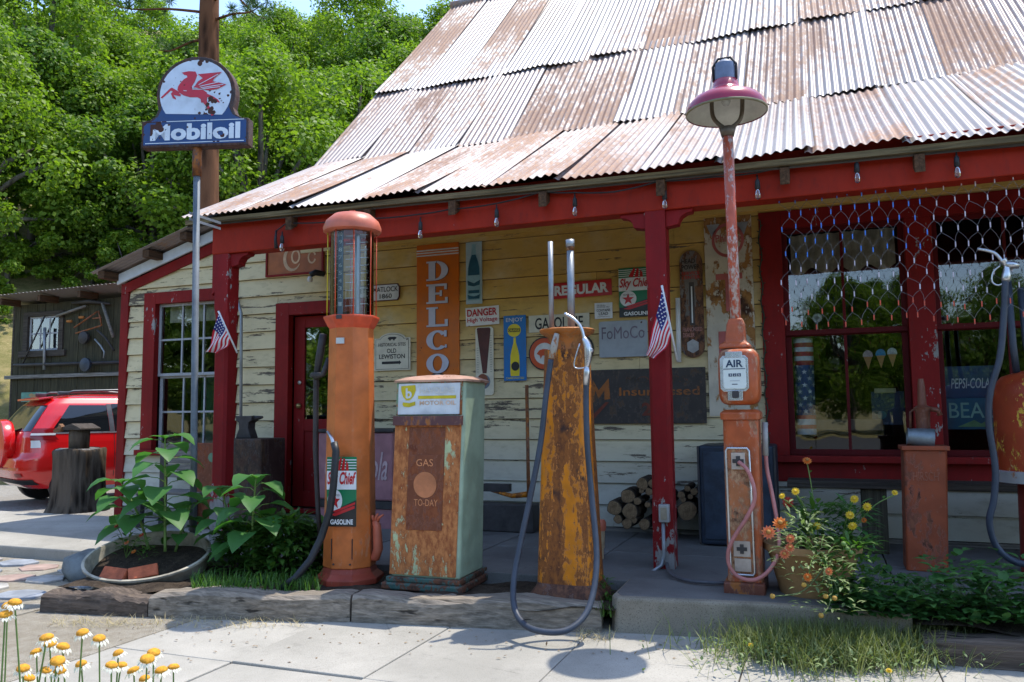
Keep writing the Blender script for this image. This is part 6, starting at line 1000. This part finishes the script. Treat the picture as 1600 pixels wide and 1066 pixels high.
# ------------------------------------------------------------ mossy plank shed with old tools on it
SY = 5.7; S = thing('tool_shed', 'dark mossy plank shed with lean tin roof behind the red car', 'shed', (onY(20, 640, SY).x+3, SY, 0)); xs0 = onY(18, 550, SY).x; xs1 = -7.6; ztop = onY(20, 478, SY).z; zmid = onY(60, 590, SY).z; wx0, wx1 = onY(43, 520, SY).x, onY(95, 520, SY).x; wz0, wz1 = onY(68, 548, SY).z, onY(68, 494, SY).z
MB().box(xs0+.05, xs1, SY+.03, SY+.08, 0, wz0).box(xs0+.05, wx0, SY+.03, SY+.08, wz0, wz1).box(wx1, xs1, SY+.03, SY+.08, wz0, wz1).box(xs0+.05, xs1, SY+.03, SY+.08, wz1, ztop).box(xs0, xs0+.05, SY, SY+4, 0, ztop-.05).box(xs0, xs1, SY+3.9, SY+4, 0, ztop-.4).build('wall', DARKWOODX, S); x = xs0; swl = [o for o in S.children][0]
while x < xs1:
    w = random.uniform(.19, .30); g = random.uniform(.006, .016); yy = SY+random.uniform(-.006, .008)
    for z0, z1 in ((zmid, ztop), (0.02, zmid-.01)):
        for a, b_, p, r in cut(x, x+w-g, z0, z1, [(wx0, wx1, wz0, wz1)]): MB().box(a, b_, yy, SY+.03, p, r).build('plank', SHEDWOOD, swl)
    x += w
w_ = part('window', DARKWOODX, S, (wx0-.10, wx0+.04, SY-.04, SY+.03, wz0-.1, wz1+.1), (wx1-.04, wx1+.10, SY-.04, SY+.03, wz0-.1, wz1+.1), (wx0+.04, wx1-.04, SY-.04, SY+.03, wz1, wz1+.1), (wx0-.2, wx1+.2, SY-.06, SY+.03, wz0-.14, wz0)); sash(w_, wx0+.04, wx1-.04, wz0, wz1, SY+.02, 3, 2, .05, .035, WSASH); MB().box(wx0, wx1, SY+.5, SY+.52, wz0-.3, wz1+.2).build('dark_backing', DARKROOM, S)  # added near-black sheet; the shed's dark inside is put into its colour
MB().grid(lambda a, b_: (xs0-.35+(xs1-xs0+.35)*a, SY-.55+4.8*b_, ztop+.16+.012*math.sin(a*2*math.pi*88)-.45*b_+.12*a), 528, 2).build('tin_roof', ROOF, S, True)
for k in range(9): x = xs0+.2+k*(xs1-xs0-.3)/8; MB().box(x-.04, x+.04, SY-.48, SY+.0, ztop-.04+.1*k/8, ztop+.10+.1*k/8).build('rafter', DARKWOODY, S)
MB().box(xs0-.1, xs1, SY-.08, SY-.01, zmid-.02, zmid+.06).build('rail', GREYWOOD, S); q = lambda x, y, d=-.10: onY(x, y, SY+d)
def tool(name, label, pts, r_, mat, cat='tool', extra=None):
    t = thing(name, label, cat, q(*pts[-1])); MB().tube([q(*p) for p in pts], r_, 8).build('shaft', mat, t, True)
    for e in (extra or []): MB().tube([q(*p) for p in e[0]], e[1], 8).build(e[3], e[2], t, True)
tool('long_pipe_rail', 'long dark pipe fixed along the shed wall under the tools', [(22, 571), (188, 566)], .035, IRON, 'pipe'); tool('grey_post_pipe', 'pale grey pipe hanging upright in front of the shed window', [(70, 512), (69, 578)], .032, STEEL, 'pipe')
tool('digging_bar', 'thin dark bar leaning diagonally across the shed window', [(70, 494), (33, 574)], .018, IRON); tool('wooden_handle', 'pale wooden handle hung slantwise under the shed eave', [(88, 494), (134, 478)], .03, GREYWOOD); tool('pick_axe', 'long grey pick hung head-up near the shed eave', [(160, 474), (177, 527)], .035, GREYWOOD, extra=[([(112, 474), (140, 471), (172, 475)], [.02, .05, .02], IRON, 'pick_head')])
RT = rusty('tool_red_rust', (.30, .10, .05), .5); tool('rusty_rake_frame', 'rusty red iron rake frame hung on the shed planks', [(118, 521), (158, 509)], .018, RT, extra=[([(116, 512), (152, 487)], .018, RT, 'bar'), ([(154, 486), (159, 509)], .018, RT, 'bar'), ([(145, 498), (158, 496)], .014, RT, 'bar'), ([(105, 502), (112, 502)], .03, plain('orange_tool', (.45, .16, .03)), 'cap'), ([(124, 496), (131, 496)], .03, plain('orange_tool', (.45, .16, .03)), 'cap')])
tool('sickle', 'curved iron sickle hanging on the shed wall', [(148, 530), (157, 540), (163, 550), (162, 560)], .018, STEEL); tool('iron_tongs', 'dark iron tongs hung beside the sickle', [(152, 516), (165, 528), (178, 548)], .022, IRON)
p = q(133, 528, -.08); tag(MB().lathe([(.14, 0), (.14, .06), (.06, .09), (0, .09)], n=18).xf(Matrix.Translation(p) @ Matrix.Rotation(R(90), 4, 'X')).build('cast_iron_disc', IRON, None, 40), 'dark cast iron disc hung below the rusty rake frame', 'disc'); p = q(135, 570, -.16); tag(MB().lathe([(.15, 0), (.15, .05), (.05, .08), (0, .08)], n=18).xf(Matrix.Translation(p) @ Matrix.Rotation(R(90), 4, 'X')).build('pulley', plain('pulley_blue', (.05, .06, .08), .5, .3), None, 40), 'blue-grey pulley hanging on the long pipe of the shed', 'pulley')
b = wallsign('green_plate', 'green rectangular plate on the shed planks above the car roof', 33, 613, 72, 628, SY-.03); b.panel(plain('plate_green', (.10, .26, .20), .5), .01); b.poly([(.3, .7), (.4, .9), (.55, .75), (.62, .9), (.66, .4), (.5, .2), (.42, .4)], plain('plate_tan', (.35, .22, .1)), .004)
# ------------------------------------------------------------ trees
def leafcloud(centres, radii, per, size, seed, flat=.6):
    r = np.random.default_rng(seed); n = len(centres)*per; C_ = np.repeat(np.asarray(centres), per, 0); Rr = np.repeat(np.asarray(radii), per); d = r.normal(size=(n, 3)); d /= np.linalg.norm(d, axis=1)[:, None]; rad = Rr*(r.random(n)**.45)
    P = C_+d*rad[:, None]*np.array([1, 1, .75]); nrm = d*.6+r.normal(size=(n, 3))*.55+np.array([0, 0, flat]); nrm /= np.linalg.norm(nrm, axis=1)[:, None]; a = np.cross(nrm, r.normal(size=(n, 3))); a /= np.linalg.norm(a, axis=1)[:, None]; b_ = np.cross(nrm, a); s = size*r.uniform(.6, 1.3, n)[:, None]
    Vv = np.stack([P-a*s*.5, P+b_*s*.36+nrm*s*.06, P+a*s*.5, P-b_*s*.36+nrm*s*.06], 1).reshape(-1, 3); return Vv, np.arange(n*4).reshape(-1, 4)
def make_tree(h, rad, seed, leafm, per=400, size=.155, blobs=62, low=.16):
    r = random.Random(seed); root = thing('oak_tree', 'x', 'tree', (0, 0, 0)); mb = MB(); cs, rs = [], []; fk = V(r.uniform(-.3, .3), r.uniform(-.3, .3), h*.30); mb.tube([V(0, 0, -.8), V(.05, 0, h*.12), fk], [h*.026, h*.021, h*.017], 10)
    for k in range(blobs):
        an = k*2.4+r.random(); v = low+(1-low)*((k+.5)/blobs); prof = math.sin(min(1, (v-low+.16)/(1.02-low+.10))*math.pi)**.6; rr_ = rad*prof*math.sqrt(r.uniform(.25, 1)); c = V(rr_*math.cos(an), rr_*math.sin(an), h*v*.96); cs.append(tuple(c)); rs.append(r.uniform(.085, .16)*h*.85)
        if k % 3 == 0: mb.tube([fk.lerp(V(0, 0, h*.2), r.random()*.5), fk.lerp(c, .5)+V(0, 0, .12*h*r.uniform(-.3, .5)), c], [h*.013, h*.009, h*.004], 6)
    mb.build('trunk', OAKBARK, root, True); Vv, Q = leafcloud(cs, rs, per, size, seed); fastmesh('crown', Vv, Q, leafm, root); return root
protos = [make_tree(8.5, 3.5, 1, LEAF_OAK), make_tree(7.2, 3.2, 2, LEAF_OAK2), make_tree(9.5, 3.2, 3, LEAF_OAK), make_tree(3.2, 1.9, 4, LEAF_OAK, 300, .12, 30, .05)]
used = [False]*4
def place(k, x, y, sc, rot, label, group):
    o = protos[k] if not used[k] else copy_tree(protos[k]); used[k] = True; o.location = (x, y, hillz(x, y)-.1); o.rotation_euler = (0, 0, rot); o.scale = (sc, sc, sc*random.uniform(.92, 1.08)); o['label'] = label; o['category'] = 'tree' if k < 3 else 'shrub'; o['group'] = group
    if k == 3: o.name = 'shrub'
rt_ = random.Random(12)
TREES = [(-80, 24, 0), (40, 28, 1), (130, 28.5, 0), (225, 27, 1), (500, 58, 0), (560, 52, 2), (640, 50, 0), (700, 48, 2), (740, 50, 0), (380, 60, 0), (440, 62, 2), (60, 31, 2), (170, 33, 0), (290, 31, 2), (400, 27, 0), (470, 31, 1), (390, 36, 2), (560, 30, 0), (640, 34, 2), (520, 40, 0), (-20, 38, 0), (110, 43, 2), (330, 44, 0), (430, 48, 2), (600, 47, 1), (700, 42, 0), (-100, 33, 2), (220, 50, 2), (-40, 52, 0)]
for px, dp, k in TREES:
    p = at(px, 560, dp); place(k, p.x, p.y, rt_.uniform(.9, 1.15)*(1.25 if px > 540 and dp > 45 else 1), rt_.uniform(0, 6.28), ('broad light green oak on the hillside behind the store', 'dark green rounded oak on the hillside behind the store', 'tall light green oak on the hillside behind the store')[k], 'oaks on the hillside')
for px, dp in ((5, 25), (75, 26), (140, 26), (190, 25), (260, 25), (330, 26), (-60, 22), (430, 24), (360, 30), (500, 28)):
    p = at(px, 600, dp); place(3, p.x, p.y, rt_.uniform(.75, 1.2), rt_.uniform(0, 6.28), 'green shrub at the foot of the wooded hillside', 'shrubs on the hillside')
# ponderosa pine behind the sign
pp_ = at(322, 400, 21.5); bx_, by_ = pp_.x, pp_.y; bz_ = hillz(bx_, by_)-.3; t = thing('pine_tree', 'tall red-barked pine trunk rising behind the round oil sign', 'tree', (bx_, by_, bz_)); MB().tube([V(bx_, by_, bz_), V(bx_, by_, bz_+5), V(bx_-.1, by_, bz_+11), V(bx_-.1, by_, bz_+19)], [.36, .31, .26, .12], 18).build('trunk', PINEBARK, t, True); mb = MB(); Vs, Qs = [], []; nn = 0; r = random.Random(3); g = np.random.default_rng(5)
zb0 = onY(320, 58, by_).z
for k in range(26):
    z = zb0+k*.34+r.uniform(-.1, .1); an = R((172, 12, 200, -15, 250, 100)[k % 6])+r.uniform(-.3, .3); L = r.uniform(1.6, 3.1)*(1-.02*k); d = V(math.cos(an), math.sin(an), 0); a = V(bx_, by_, z); pts_ = [a, a+d*L*.4+V(0, 0, .05), a+d*L*.75+V(0, 0, -.02), a+d*L+V(0, 0, .12)]; sm = smooth(pts_, 4); mb.tube(sm, [.045-.037*i/(len(sm)-1) for i in range(len(sm))], 6)
    for q_ in range(11):
        s = .35+.65*q_/10; c = sm[int(s*(len(sm)-1))]+V(r.uniform(-.25, .25), r.uniform(-.25, .25), r.uniform(-.05, .2)); n = 60; dd = g.normal(size=(n, 3))+np.array([0, 0, .5]); dd /= np.linalg.norm(dd, axis=1)[:, None]; ll = g.uniform(.13, .24, n)[:, None]; sd = np.cross(dd, g.normal(size=(n, 3))); sd /= np.linalg.norm(sd, axis=1)[:, None]; P = np.array(c)+dd*.02; Vs.append(np.stack([P-sd*.006, P+sd*.006, P+dd*ll+sd*.003, P+dd*ll-sd*.003], 1).reshape(-1, 3))
mb.build('branches', PINEBARK, t, True); Vs = np.concatenate(Vs); fastmesh('needles', Vs, np.arange(len(Vs)).reshape(-1, 4), LEAF_PINE, t)
# trees across the road, seen in the window glass
for i, (x, y, k, s) in enumerate(((-3, -40, 1, 1.05), (1.5, -42, 0, 1.0), (5, -44, 2, .9), (8.5, -40, 1, 1.1), (12, -43, 0, 1.0), (16, -41, 1, 1.15), (20, -44, 0, 1.05), (25, -42, 2, .95), (-8, -42, 0, 1.1), (30, -40, 0, 1.1), (-14, -40, 1, 1.1), (3.5, -50, 0, 1.2), (11, -52, 2, 1.1), (18, -52, 0, 1.2), (-20, -38, 0, 1.3), (-26, -36, 2, 1.4), (-31, -38, 0, 1.4), (-36, -34, 1, 1.5), (-41, -37, 0, 1.5), (-47, -34, 2, 1.5), (-54, -36, 0, 1.6), (-16, -46, 2, 1.4))): place(k, x, y, s, i*1.3, 'green tree across the road reflected in the shop window', 'trees across the road')
